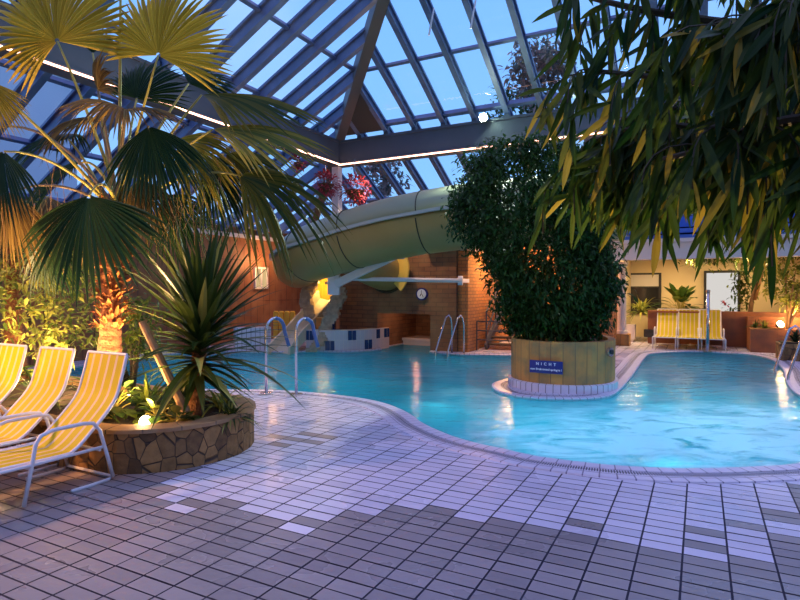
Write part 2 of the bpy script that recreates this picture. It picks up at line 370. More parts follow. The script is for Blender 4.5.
def offset(loop, d):
    n = len(loop); out = []; ar = sum(loop[i].x * loop[(i + 1) % n].y - loop[(i + 1) % n].x * loop[i].y for i in range(n)); s = 1 if ar > 0 else -1
    for i in range(n):
        t = (loop[(i + 1) % n] - loop[i - 1]); t.z = 0; t.normalize(); out.append(loop[i] + Vector((t.y, -t.x, 0)) * s * d)
    return out

# ================================================================ SETTING
# ---- pool outline
pp = [gr(225, 390), (-4.2, 9.55), (-6.0, 10.2), (-7.0, 11.6), (-6.6, 13.6), (-5.4, 15.2), gr(262, 352), gr(300, 351.5), gr(312, 351), gr(350, 351.5), gr(380, 349.5),
      W(-1.35, .46), W(-2.0, .48), W(-3.5, .5), W(-3.6, .7), W(-3.6, 1.9), W(-3.5, 2.07), W(-2.0, 2.08), W(-1.0, 2.2), gr(455, 354.2), gr(470, 354.8), gr(500, 355.3), (3.05, 14.2), (3.1, 13.0), (2.6, 11.8), (2.2, 11.0),
      gr(505, 379.5), gr(495, 382.5), gr(492, 386), gr(497, 391), gr(510, 395), gr(530, 397.8), gr(560, 399.3), gr(590, 398.8), gr(612, 395.5), gr(625, 385.5), gr(637, 370), gr(645, 358), gr(652, 353.6), gr(675, 352), gr(700, 351.6), gr(740, 353.5), gr(760, 356),
      gr(775, 361), gr(784, 370), gr(787, 381), (6.28, 8.95), (6.15, 7.9), (5.6, 6.7), (4.8, 5.85), gr(800, 464.5), gr(750, 468), gr(700, 469.5), gr(650, 468.5), gr(600, 465), gr(540, 457.5), gr(505, 450), gr(475, 443.5),
      gr(450, 436), gr(425, 425), gr(412, 416), gr(400, 409.5), gr(380, 402.5), gr(350, 397), gr(300, 392), gr(262, 390.3)]
pp = [Vector((p[0], p[1], 0)) for p in pp]
pool = spline(pp, 5)
outer = [W(12.6, -4.3), W(12.6, 14), W(-9.2, 14), W(-9.2, 2.9), W(-4.3, 2.9), W(-4.3, -4.3)]
cop1 = offset(pool, .40)
# deck slab with grout and basin
mb = MB(); fillpoly(mb, [[W(17, -4.3), W(17, 15), W(-9.3, 15), W(-9.3, 2.5), W(-4.3, 2.5), W(-4.3, -4.3)], pool], -.006)
floor = struct('floor', mb, M['grout'])
# tiles
XS = [-1.95, -1.6, -.9, .2, 1.0, 1.8, 2.3, 3.0, 3.6, 12]; YS = [4.5, 4.35, 4.0, 4.2, 4.0, 3.6, 3.6, 4.3, 4.9, 5.0]
def yb(x):
    if x < XS[0]: return 6.15
    for i in range(len(XS) - 1):
        if x <= XS[i + 1]: t = (x - XS[i]) / (XS[i + 1] - XS[i]); return YS[i] * (1 - t) + YS[i + 1] * t
    return 5
mb = MB(); TW, TH, GP = .25, .125, .0062
pool_lim = offset(pool, .31)
for ia in range(int(-9.2 / TH), int(11.6 / TH)):
    a = (ia + .5) * TH
    for ib in range(int(-4.3 / TW), int(14 / TW)):
        b = (ib + .5) * TW; c = W(a, b)
        if a < -4.3 and b < 3: continue
        if c.y < 1.6 or abs(c.x) > c.y * .72 + 1.2: continue
        if inside(c, pool_lim): continue
        y0 = yb(c.x) + rnd.uniform(-.13, .13) + (rnd.uniform(-.35, .35) if rnd.random() < .35 else 0); mi = 0
        if c.y < y0: mi = 1
        if c.y < y0 and c.x < -2.0 and c.y > 4.9: mi = 2
        if -1.5 < c.x < -.75 and 6.05 < c.y < 6.6 and ia % 2 == 0: mi = 2
        dz = rnd.uniform(-.0012, .0012); ta = rnd.uniform(-.0008, .0008)
        q = [W(a + TH / 2 - GP, b - TW / 2 + GP, dz + ta), W(a + TH / 2 - GP, b + TW / 2 - GP, dz - ta), W(a - TH / 2 + GP, b + TW / 2 - GP, dz - ta), W(a - TH / 2 + GP, b - TW / 2 + GP, dz + ta)]
        mb.poly(q, None, mi)
t = mb.build('floor_tiles', [M['tile_light'], M['tile_grey'], M['tile_brown']]); t['kind'] = 'structure'
# coping: overflow edge, grating, outer tile row
mb = MB()
L = [0]
for i in range(len(pool)): L.append(L[-1] + (pool[(i + 1) % len(pool)] - pool[i]).length)
prof = [(-.0, -.14, 0), (0.0, .006, 0), (.03, .014, 0), (.15, .012, 0), (.151, .004, 1), (.27, .004, 1), (.271, .012, 0), (.40, .012, 0), (.41, -.02, 0)]
rings = [[p + Vector((0, 0, z)) for p in offset(pool, d)] for d, z, k in prof]
nn = len(pool)
for k in range(len(prof) - 1):
    n0 = len(mb.v); mb.v += rings[k] + rings[k + 1]
    mi = 1 if prof[k][2] == 1 and prof[k + 1][2] == 1 else 0
    for i in range(nn):
        j = (i + 1) % nn
        mb.face([n0 + i, n0 + j, n0 + nn + j, n0 + nn + i][::-1], [(L[i], prof[k][0] + .1), (L[i + 1], prof[k][0] + .1), (L[i + 1], prof[k + 1][0] + .1), (L[i], prof[k + 1][0] + .1)][::-1], mi)
struct('trim_1', mb, [M['coping'], M['grate']])
# basin
mb = MB(); DEP = -1.25
n0 = len(mb.v); mb.v += [p + Vector((0, 0, -.01)) for p in pool] + [Vector((p.x, p.y, DEP)) for p in pool]
for i in range(nn):
    j = (i + 1) % nn; mb.face([n0 + i, n0 + j, n0 + nn + j, n0 + nn + i], [(L[i], 0), (L[i + 1], 0), (L[i + 1], DEP), (L[i], DEP)])
fillpoly(mb, [pool], DEP)
b_ = struct('pool_basin', mb, M['basin'])
mb = MB(); fillpoly(mb, [pool], -.035)
wt = mb.build('pool_water', M['water']); tag(wt, kind='structure')
# underwater lamps
def lamp_data(kind, name, loc, energy, color, size=.1, rot=None, spot=None, blend=.5):
    l = bpy.data.lights.new(name, kind); l.energy = energy; l.color = color
    if kind == 'AREA': l.shape = 'DISK'; l.size = size
    else: l.shadow_soft_size = size
    if kind == 'SPOT': l.spot_size = R(spot); l.spot_blend = blend
    o = bpy.data.objects.new(name, l); COL.objects.link(o); o.location = loc
    if rot is not None: o.rotation_euler = Vector(rot).to_track_quat('-Z', 'Y').to_euler()
    return o
pl = [((1.9, 6.1), (0, 1)), ((3.6, 6.1), (0, 1)), ((.6, 7.6), (1, .6)), ((-1.6, 9.9), (.2, 1)), ((-4.2, 10.6), (.3, 1)), ((5.5, 8.2), (-1, .5)), ((7.1, 12.3), (-1, -.3)), ((4.6, 9.5), (.3, -1)),
      ((1.9, 9.4), (-1, -.6)), ((-2.6, 14.6), (.2, -1)), ((.9, 14.4), (-.3, -1)), ((2.4, 13.4), (-1, -.2)), ((6.6, 14.2), (-.3, -1)), ((-5.6, 13.4), (1, -.3))]
for i, (p, d) in enumerate(pl):
    d = Vector((d[0], d[1], 0)).normalized(); c = Vector((p[0], p[1], -.75))
    lamp_data('AREA', 'underwater_light', c, (13 if c.y < 10 else 5), (.38, .92, .98), .9, d + Vector((0, 0, -.9)))

# ---- roof
B0, A1, BR, RA = -4.3, 17.3, 14.0, 6.5
def rz(a): return Z0 + SL * a
roofb = thing('window_1', None, None, W(0, 4, 0), kind='structure')
rl = thing('window_2', None, None, W(6, 0, 0), kind='structure')
rf = thing('window_3', None, None, W(13, 8, 0), kind='structure')
nb = (-U * -1)  # placeholder direction
upb = (ZAX - (-U) * SL).normalized(); upl = (ZAX - V * SL).normalized(); upf = (ZAX - U * SL).normalized()
for k in range(-5, 18):                       # rafters of the back slope
    b = 3.0 + .8 * (k - 3)
    a0, a1 = -4.3, RA
    if b < RA: a1 = min(RA, b)
    if b < a0 + .2: continue
    if a1 - a0 < .3 or b > BR: continue
    mb = MB(); isec(mb, W(a0, b, rz(a0) - .11), W(a1, b, rz(a1) - .11), .12, .17, upb); mb.bar(W(a0, b, rz(a0) + .03), W(a1, b, rz(a1) + .03), .07, .05, upb)
    mb.build('rafter', M['rafter'], roofb)
for a in (-4.25, -2.7, -1.2, 0.0, 1.5, 2.95, 4.5, 6.0):
    b0 = max(a, -4.3); mb = MB(); w = (.1, .12) if a == 0 else (.07, .07)
    mb.bar(W(a, b0, rz(a) - .03), W(a, BR, rz(a) - .03), w[0], w[1], upb); mb.build('mullion', M['rafter'], roofb)
mb = MB(); mb.poly([W(-4.3, -4.3, rz(-4.3)), W(-4.3, BR, rz(-4.3)), W(RA, BR, rz(RA)), W(RA, RA, rz(RA))]); mb.build('pane', M['glass'], roofb)
for k in range(1, 25):                        # left slope
    a = .8 * k; b1 = min(RA, a if a < RA else 2 * RA - a)
    a_ = a; 
    mb = MB(); isec(mb, W(a, -4.3, rz(-4.3) - .14), W(a, b1, rz(b1) - .14), .13, .24, upl); mb.bar(W(a, -4.3, rz(-4.3) + .03), W(a, b1, rz(b1) + .03), .07, .05, upl)
    if b1 > -4: mb.build('rafter', M['rafter'], rl)
for a in (0, -.8, -1.6, -2.4, -3.2):
    mb = MB(); mb.bar(W(a, -4.3, rz(-4.3) - .13), W(a, a, rz(a) - .13), .13, .26, upl); mb.build('rafter', M['rafter'], rl)
for b in (-4.25, -2.75, -1.25, 0.05, 1.5, 2.95, 4.5):
    mb = MB(); mb.bar(W(b, b, rz(b) - .03), W(min(2 * RA - b, A1), b, rz(b) - .03), .08, .09, upl); mb.build('mullion', M['rafter'], rl)
mb = MB(); mb.poly([W(-4.3, -4.3, rz(-4.3)), W(RA, RA, rz(RA)), W(A1, -4.3, rz(-4.3))]); mb.build('pane', M['glass'], rl)
for k in range(-5, 18):
    b = 3.0 + .8 * (k - 3)
    a0 = max(RA, 2 * RA - b)
    if b > BR or a0 > A1 - .3: continue
    mb = MB(); mb.bar(W(a0, b, rz(2 * RA - a0) - .1), W(A1, b, rz(2 * RA - A1) - .1), .11, .2, upf); mb.build('rafter', M['rafter'], rf)
mb = MB(); mb.poly([W(RA, RA, rz(RA)), W(RA, BR, rz(RA)), W(A1, BR, rz(2 * RA - A1)), W(A1, 2 * RA - A1, rz(2 * RA - A1))]); mb.build('pane', M['glass'], rf)
mb = MB(); mb.bar(W(-4.3, -4.3, rz(-4.3) - .16), W(RA, RA, rz(RA) - .16), .24, .34); mb.bar(W(RA, RA, rz(RA) - .12), W(RA, BR, rz(RA) - .12), .2, .3)
struct('roof_hip_beam', mb, M['hip'])
mb = MB(); mb.poly([W(.02, .1, rz(.0) - .16), W(.02, 1.35, rz(.0) - .16), W(1.35, 1.38, rz(1.36) - .2)]); mb.poly([W(.02, .1, rz(.0) - .2), W(1.35, 1.38, rz(1.36) - .24), W(.02, 1.35, rz(.0) - .2)])
struct('roof_corner_panel', mb, M['darkpanel'])
# openers on the roof (struts)
for (b, a) in ((3.9, 2.5), (4.75, 2.45), (1.9, 3.9)):
    mb = MB(); p = W(a, b, rz(a) - .08); mb.tube([p, p + Vector((-.1, -.05, -.55))], .02, 6); tag(mb.build('window_strut', M['white']), {3.9: 'steel window strut hanging from the roof, upper centre', 4.75: 'steel window strut under the roof, right of its twin', 1.9: 'steel window strut hanging on the left roof slope'}[b], 'strut', 'window struts under the glass roof')
# ring beams
mb = MB(); mb.hbox(-.3, 0, -.3, 14, 5.02, 5.62); mb.hbox(-.34, .04, -.34, 14, 5.58, 5.64); mb.hbox(-.34, .04, -.34, 14, 5.0, 5.05)
for k in range(0, 17): b = .6 + .8 * k; mb.hbox(-.12, -.02, b - .06, b + .06, 5.6, 5.9)
struct('beam_back', mb, M['beam'])
mb = MB(); mb.hbox(.04, 13.5, -.3, 0, 5.02, 5.62); mb.hbox(.04, 13.5, -.34, .04, 5.58, 5.64); mb.hbox(.04, 13.5, -.34, .04, 5.0, 5.05)
for k in range(1, 17): a = .8 * k; mb.hbox(a - .06, a + .06, -.2, -.1, 5.6, 5.8)
struct('beam_left', mb, M['beam'])
mb = MB(); mb.hbox(-.3, -.1, -.32, -.12, 3.0, 5.0); struct('corner_post', mb, M['white'])

# ---- outer walls
mb = MB(); mb.hbox(-4.3, 17.3, -4.55, -4.3, -.1, 3.3); mb.hbox(-4.3, 17.3, -4.6, -4.2, 3.3, 3.42, 1); mb.hbox(-4.3, 17.3, -4.55, -4.3, 3.42, 3.7, 0)
struct('wall_left', mb, [M['wood_red'], M['offwhite']])
mb = MB(); mb.hbox(-4.55, -4.3, -4.55, 3.0, -.1, 3.7); struct('wall_back', mb, M['brick'])
mb = MB(); mb.hbox(-9.3, 17.3, 14, 14.2, -.1, 3.7); struct('wall_right', mb, M['offwhite'])
mb = MB(); mb.hbox(17.3, 17.5, -4.55, 14.2, -.1, 3.7); struct('wall_front', mb, M['offwhite'])
# little lit window in the left wall
w4 = thing('window_4', None, None, W(-1.6, -4.3, 1.4), kind='structure')
mb = MB(); mb.hbox(-2.0, -1.45, -4.3, -4.28, 1.75, 2.35); mb.build('pane', M['roomlit'], w4)
mb = MB()
for a in (-2.02, -1.725, -1.43): mb.hbox(a - .03, a + .03, -4.3, -4.24, 1.7, 2.4)
for z in (1.72, 2.38): mb.hbox(-2.05, -1.4, -4.3, -4.24, z - .03, z + .03)
mb.build('window_frame', M['offwhite'], w4)

# ---- grotto block with the clock wall
mb = MB()
AF = -1.25
mb.hbox(-4.3, AF, -.85, .44, -.6, 2.95); mb.hbox(-4.3, AF, 2.1, 2.85, -.6, 2.95); mb.hbox(-4.3, AF, .44, 2.1, 1.0, 2.95); mb.hbox(-4.3, -3.75, .44, 2.1, -.6, 1.0)
struct('wall_grotto', mb, M['brick'])
mb = MB(); mb.hbox(-3.75, -2.8, .46, 2.08, -.5, .1); mb.hbox(-3.75, -2.75, .45, 2.09, .1, .18); struct('trim_2', mb, M['offwhite'])
mb = MB(); mb.hbox(-3.0, AF + .25, 2.0, 3.6, 2.72, 2.9); struct('trim_3', mb, M['white'])
# orange brick pier at the stair
mb = MB(); mb.hbox(-2.2, -1.35, 2.87, 3.15, -.1, 2.7); mb.hbox(-4.3, -2.2, 2.87, 3.05, -.1, 2.9); struct('pillar_orange', mb, M['brick_o'])
# stair hall behind
mb = MB(); mb.hbox(-6.9, -6.7, 2.9, 6.3, -.1, 3.6); mb.hbox(-6.7, -4.5, 2.7, 2.9, -.1, 3.6); mb.hbox(-4.6, -4.35, 4.9, 6.4, -.1, 3.0)
struct('wall_stair', mb, M['brick_o'])

# ================================================================ BACK RIGHT WING
mb = MB(); mb.hbox(-9.3, -9.0, 6.3, 14, -.1, 3.2); mb.hbox(-9.0, -6.7, 6.2, 6.4, -.1, 3.2); struct('wall_wing', mb, M['cream'])
mb = MB(); mb.hbox(-9.3, -4.75, 6.2, 14, 2.85, 2.95); struct('ceiling', mb, M['cream'])
mb = MB(); mb.hbox(-4.85, -4.35, 5.2, 14, 2.5, 2.95); mb.hbox(-4.9, -4.25, 5.0, 14, 2.95, 3.05); struct('lintel', mb, M['offwhite'])
mb = MB(); mb.hbox(-4.8, -4.1, 4.6, 6.55, 3.05, 3.25); mb.hbox(-4.8, -4.3, 4.6, 6.45, 3.25, 3.95); mb.hbox(-4.8, -4.3, 6.45, 6.6, 3.25, 4.4); struct('balcony_wall', mb, M['offwhite'])
mb = MB()
for i, (z, a) in enumerate(((3.05, -4.6), (3.25, -4.9), (3.45, -5.3))): mb.hbox(a - 1.0, a, 6.6, 14, z, z + .12)
mb.hbox(-6.6, -6.3, 6.6, 14, 2.95, 4.0)
struct('roof_wing', mb, mat('blue roof sheet', (.04, .12, .42), .35))
d1 = thing('door_1', None, None, W(-9, 9.2, 0), kind='structure')
dp = at(721, 300, 19.0); bq = (dp - C0).dot(V)
bl = lambda x, a: None
def b_at(x, a):                # b coordinate where the sight line of column x meets a
    k = (x - 400) / F; P0 = C0 - U * a
    return (k * P0.y - P0.x) / (V.x - k * V.y)
b0, b1 = b_at(705, -8.97), b_at(739, -8.97)
mb = MB(); mb.hbox(-8.99, -8.97, b0, b1, 0, 2.25); mb.build('panel', M['doorlit'], d1)
mb = MB()
for x in (b0, b1): mb.hbox(-8.99, -8.9, x - .04, x + .04, 0, 2.3)
mb.hbox(-8.99, -8.9, b0, b1, 2.22, 2.3); mb.build('door_frame', M['black'], d1)
w5 = thing('window_5', None, None, W(-9, 7, 0), kind='structure')
b2, b3 = b_at(629, -8.97), b_at(660, -8.97)
mb = MB(); mb.hbox(-8.99, -8.97, b2, b3, .9, 2.2); mb.build('pane', mat('dark glazing', (.03, .03, .035), .1), w5)
mb = MB()
for x in (b2, b3): mb.hbox(-8.99, -8.9, x - .04, x + .04, .85, 2.25)
for z in (.87, 1.75, 2.22): mb.hbox(-8.99, -8.9, b2, b3, z - .03, z + .03)
mb.build('window_frame', M['black'], w5)
mb = MB(); mb.hbox(-8.96, -8.93, b2 + .04, b3 - .04, 1.78, 2.19); mb.build('blind', M['offwhite'], w5)
# low planter wall behind the loungers
bL = b_at(655, -6.2)
mb = MB(); mb.hbox(-6.6, -6.3, b_at(648, -6.3), 13.9, -.05, 1.0); mb.hbox(-6.65, -6.25, b_at(648, -6.3), 13.9, .96, 1.02)
tag(mb.build('planter_wall', M['red_stone']), 'long low red-brown stone planter wall behind the rear sun loungers', 'planter wall')
bsR = b_at(748, -5.9)
mb = MB(); mb.hbox(-5.95, -4.9, bsR, 13.9, -.05, .62); mb.hbox(-6.25, -5.95, bsR, 13.9, -.05, .9)
tag(mb.build('planter_wall', M['red_stone']), 'stepped red-brown stone planter holding the lit shrub at right edge', 'planter wall')
mb = MB(); mb.hbox(-9, -6.6, b_at(648, -6.3), 13.9, .8, .9); struct('planter_soil', mb, M['soil'])

# column with base
cx = gr(622, 345); cc = cx
col = thing('column', 'white round column on a yellow stone base beside the white tub', 'column', cx)
mb = MB(); mb.box(cx + Vector((0, 0, .17)), .46, .46, .34, R(-27.8)); mb.build('base', M['sand'], col)
mb = MB(); mb.lathe(cx, [(.17, .34), (.17, .42), (.13, .46), (.125, .9), (.12, 1.6), (.11, 2.3), (.14, 2.36), (.14, 2.4), (.18, 2.44), (.18, 2.5)], 20); mb.build('shaft', M['offwhite'], col, smooth=False)
cx = gr(636, 343)+Vector((0,.6,0))
mb = MB(); mb.box(cx + Vector((0, 0, .3)), .44, .3, .44, R(-27.8)); mb.box(cx + Vector((0, 0, .04)), .36, .24, .08, R(-27.8)); mb.box(cx + Vector((0, 0, .53)), .46, .32, .03, R(-27.8)); tag(mb.build('tub', M['offwhite']), 'small white tub standing between the column and the rear loungers', 'tub')
cx = W(-6.24, b_at(650, -6.2), .32)
vt = thing('wall_vent', 'small dark vent grille in the low red wall', 'vent', cx)
mb = MB(); mb.box(cx, .34, .04, .24, R(-27.8)); mb.build('frame', M['black'], vt)
mb = MB(); [mb.box(cx + Vector((0, -.025, .08 - .04 * k)), .3, .02, .015, R(-27.8)) for k in range(5)]; mb.build('slats', M['hip'], vt)
# orange brick pier by the column
mb = MB(); mb.hbox(-5.2, -4.8, b_at(603, -5.0), b_at(616, -5.0), -.05, 2.5); struct('pillar_brick', mb, M['brick_o'])
cx = gr(708, 352)
sp = thing('steel_post', 'slim grey steel post standing in front of the rear loungers', 'post', cx)
mb = MB(); mb.tube([cx, cx + Vector((0, 0, 1.6))], .045, 12); mb.build('pole', M['steel'], sp, smooth=True)
mb = MB(); mb.lathe(cx, [(.11, 0), (.11, .02), (.05, .03)], 16); mb.build('flange', M['steel'], sp)
mb = MB(); mb.lathe(cx + Vector((0, 0, 1.6)), [(.055, 0), (.055, .04), (.02, .06)], 14); mb.build('cap', M['steel'], sp)

# ================================================================ SUN LOUNGERS
def make_lounger():
    root = thing('sun_lounger', None, 'lounger')
    w = .27; prof = [(-1.3, .34), (-.6, .33), (-.1, .315), (0, .33), (.12, .42), (.36, .66), (.44, .85), (.50, 1.07)]
    pr = spline([Vector((0, s_, z_)) for s_, z_ in prof], 4, False)
    mb = MB(); n0 = 0; L = 0
    for i, p in enumerate(pr):
        if i: L += (p - pr[i - 1]).length
        mb.v += [p + Vector((-w, 0, 0)), p + Vector((w, 0, 0))]
        if i: a = 2 * i; mb.face([a - 2, a - 1, a + 1, a], [(0, L), (.995, L), (.995, L), (0, L)])
    n1 = len(mb.v); mb.v += [p + Vector((0, 0, -.012)) for p in mb.v[:n1]]
    for i in range(1, len(pr)): a = n1 + 2 * i; mb.face([a, a + 1, a - 1, a - 2], [(0, 0), (.995, 0), (.995, 0), (0, 0)])
    mb.build('sling', M['fabric'], root, local=True, smooth=False)
    for s_ in (-1, 1):
        mb = MB(); mb.tube([p + Vector((s_ * w, 0, -.005)) for p in pr], .014, 8); mb.build('side_rail', M['white'], root, local=True, smooth=True)
        x = s_ * (w + .05)
        mb = MB(); mb.tube([(x, -.42, .012), (x, -.36, .3), (x, -.33, .46), (x, -.29, .52), (x, -.2, .545), (x, .05, .545), (x, .14, .53), (x, .2, .46), (x, .26, .25), (x, .32, .03), (x, .28, .014), (x, .1, .012), (x, -.05, .014)], .016, 8); mb.build('armrest', M['white'], root, local=True, smooth=True)
        mb = MB(); mb.tube([(x, -1.22, .33), (x, -1.2, .2), (x, -1.16, .02), (x, -1.1, .012)], .015, 8); mb.tube([(x, -1.22, .33), (x, -.35, .31), (x, .22, .31)], .014, 8); mb.build('leg', M['white'], root, local=True, smooth=True)
    for y, z in ((-1.3, .335), (-.36, .28), (.2, .29), (.5, 1.07), (.32, .03)):
        mb = MB(); mb.tube([(-w - (.05 if z < .3 else 0), y, z), (w + (.05 if z < .3 else 0), y, z)], .013, 8)
        mb.build('crossbar', M['white'], root, local=True)
    return root
lg = make_lounger(); ang = -math.atan2(.466, .885)
hips = [(-2.93, 4.80), (-3.63, 5.20), (-4.33, 5.56)]
lab = ['yellow and white striped sun lounger nearest the round stone bed, rightmost of the front three', 'yellow striped sun lounger in the middle of the front three', 'yellow striped sun lounger cut by the left edge of the photo']
for i, (x, y) in enumerate(hips):
    o = lg if i == 0 else dup(lg)
    o.location = (x, y, 0); o.rotation_euler = (0, 0, ang); tag(o, lab[i], None, 'yellow striped loungers at the left')
lab = ['rear yellow lounger furthest left, next to the white tub', 'middle one of the three rear yellow loungers', 'rear yellow lounger behind the slim steel post, rightmost']
for i, x in enumerate((667, 689, 711)):
    o = dup(lg); Y = 16.9 - i*.3; o.location = ((x - 400) / F * Y, Y, 0); o.rotation_euler = (0, 0, R(-27)); tag(o, lab[i], None, 'yellow loungers by the far planter wall')

# ================================================================ LEFT PLANTING BED
C1 = Vector((-2.5, 6.0, 0)); dl = -V; C2 = C1 + dl * 3.6; RB = .94
def capsule(r, n=14):
    out = []; base = math.atan2(-dl.y, -dl.x)
    for i in range(n + 1): a = base - math.pi / 2 + math.pi * i / n; out.append(C1 + Vector((math.cos(a), math.sin(a), 0)) * r)
    for i in range(n + 1): a = base + math.pi / 2 + math.pi * i / n; out.append(C2 + Vector((math.cos(a), math.sin(a), 0)) * r)
    res = []
    for i, p in enumerate(out):
        q = out[(i + 1) % len(out)]; k = max(1, int((q - p).length / .3))
        for j in range(k): res.append(p.lerp(q, j / k))
    return res
bed = thing('planting_bed', 'curved ochre stone planting bed around the fan palm behind the loungers', 'planter', C1)
def ringwall(mb, loops, uvh=None):      # loops: list of (loop, z)
    for k in range(len(loops) - 1):
        (l0, z0), (l1, z1) = loops[k], loops[k + 1]; n = len(l0); n0 = len(mb.v)
        mb.v += [Vector((p.x, p.y, z0)) for p in l0] + [Vector((p.x, p.y, z1)) for p in l1]; s_ = 0
        for i in range(n):
            j = (i + 1) % n; e = s_ + (l0[j] - l0[i]).length; h0 = z0; h1 = z1 if abs(z1 - z0) > .01 else z0 + .2
            mb.face([n0 + i, n0 + j, n0 + n + j, n0 + n + i], [(s_, h0 + .02), (e, h0 + .02), (e, h1 + .02), (s_, h1 + .02)]); s_ = e
mb = MB(); ringwall(mb, [(capsule(.93), 0), (capsule(.93), .36), (capsule(.74), .36), (capsule(.74), .2)]); mb.build('wall', M['stone'], bed)
mb = MB(); ringwall(mb, [(capsule(.93), .36), (capsule(.95), .365), (capsule(.95), .40), (capsule(.72), .40), (capsule(.72), .3)]); mb.build('cap_stone', M['stonecap'], bed)
mb = MB(); fillpoly(mb, [capsule(.80)], .33); mb.build('soil', M['soil'], bed)

# ---- fan palm fronds
def frond(parent, O, hub, d, nrm, r, spread, m, droop=.25, nseg=34, pet=.022, petm='petiole', sag=.15, seed=0, split=.64):
    rr = random.Random(seed); O = Vector(O); hub = Vector(hub); d = Vector(d).normalized(); nrm = Vector(nrm); nrm = (nrm - d * nrm.dot(d)).normalized(); sd = d.cross(nrm).normalized()
    fr = bpy.data.objects.new('frond', None); COL.objects.link(fr); fr.parent = parent; fr.location = O - Vector(parent.location); fr.empty_display_size = .05
    mid = O.lerp(hub, .55) + Vector((0, 0, sag))
    mb = MB(); pts = arc(O, hub, mid, 10); n = len(pts); mb.tube(pts, [pet * (1 - .55 * i / (n - 1)) for i in range(n)], 6); mb.build('stalk', M[petm], fr, smooth=True)
    mb = MB(); sp = R(spread); rows = [.03, .2, .4, .55, .68, .8, .9, 1.0]
    step = 2 * sp / nseg; jo = [split + rr.uniform(-.05, .06) for _ in range(nseg + 1)]
    for k in range(nseg):
        a = -sp + step * (k + .5); Ls = r * (1 - .22 * abs(a / sp) ** 2) * rr.uniform(.92, 1.05); dr = droop * rr.uniform(.5, 1.6); bend = rr.uniform(-.06, .06); n0 = len(mb.v)
        dirc = d * math.cos(a) + sd * math.sin(a)
        for i, q in enumerate(rows):
            wfull = step * .5 * q
            if q > split: wfull = step * .5 * split * (1 - ((q - split) / (1 - split)) ** 1.3) 
            tn = -d * math.sin(a) + sd * math.cos(a)
            cone = nrm * (-.28 * q * q * (1 if q < split else 1)) 
            c = hub + (dirc * q + cone) * Ls + Vector((0, 0, -dr * max(0, q - .35) ** 2 * 2.4 * Ls)) + tn * bend * max(0, q - split) * Ls
            wq = wfull * Ls * 1.02; pl = nrm * wq * .55
            if i == len(rows) - 1: mb.v.append(c)
            else: mb.v += [c - tn * wq - pl, c + pl, c + tn * wq - pl]
        for i in range(len(rows) - 1):
            q = n0 + 3 * i
            if i < len(rows) - 2: mb.face([q, q + 1, q + 4, q + 3]); mb.face([q + 1, q + 2, q + 5, q + 4])
            else: mb.face([q, q + 1, q + 3]); mb.face([q + 1, q + 2, q + 3])
    mb.build('blade', M[m], fr)
    return fr
def palmtrunk(mb, base, top, r0, r1, rings=40, n=18):
    base, top = Vector(base), Vector(top); pts = []; rs = []
    for i in range(rings + 1):
        t = i / rings; pts.append(base.lerp(top, t)); rs.append((r0 * (1 - t) + r1 * t) * (1 + (.05 if i % 2 else -.03)) + .02 * math.sin(t * 9))
    mb.tube(pts, rs, n)
O = at(118, 212, 6.5); tb = Vector((O.x - .13, 6.5, .3))
palm = thing('fan_palm', 'large fan palm with orange fibrous trunk in the curved stone bed', 'palm tree', (tb.x, tb.y, .33))
mb = MB(); palmtrunk(mb, tb, O + Vector((-.03, 0, -.15)), .105, .15); mb.build('trunk', M['bark_o'], palm)
mb = MB()
for i in range(420):
    t = rnd.uniform(.40, 1.02); a = rnd.uniform(0, 6.283); c = tb.lerp(O, t); rd = Vector((math.cos(a), math.sin(a), 0))
    mb.leaf(c + rd * (.11 + .03 * t), rd * 1 + Vector((0, 0, rnd.uniform(.4, 1.6))), rd, rnd.uniform(.08, .2), rnd.uniform(.03, .06), rnd.uniform(-.1, .8), 3, .3)
mb.build('leaf_bases', leafmat('orange leaf bases', (.12, .04, .015), (.46, .17, .05), .8, .1), palm)
S = -1
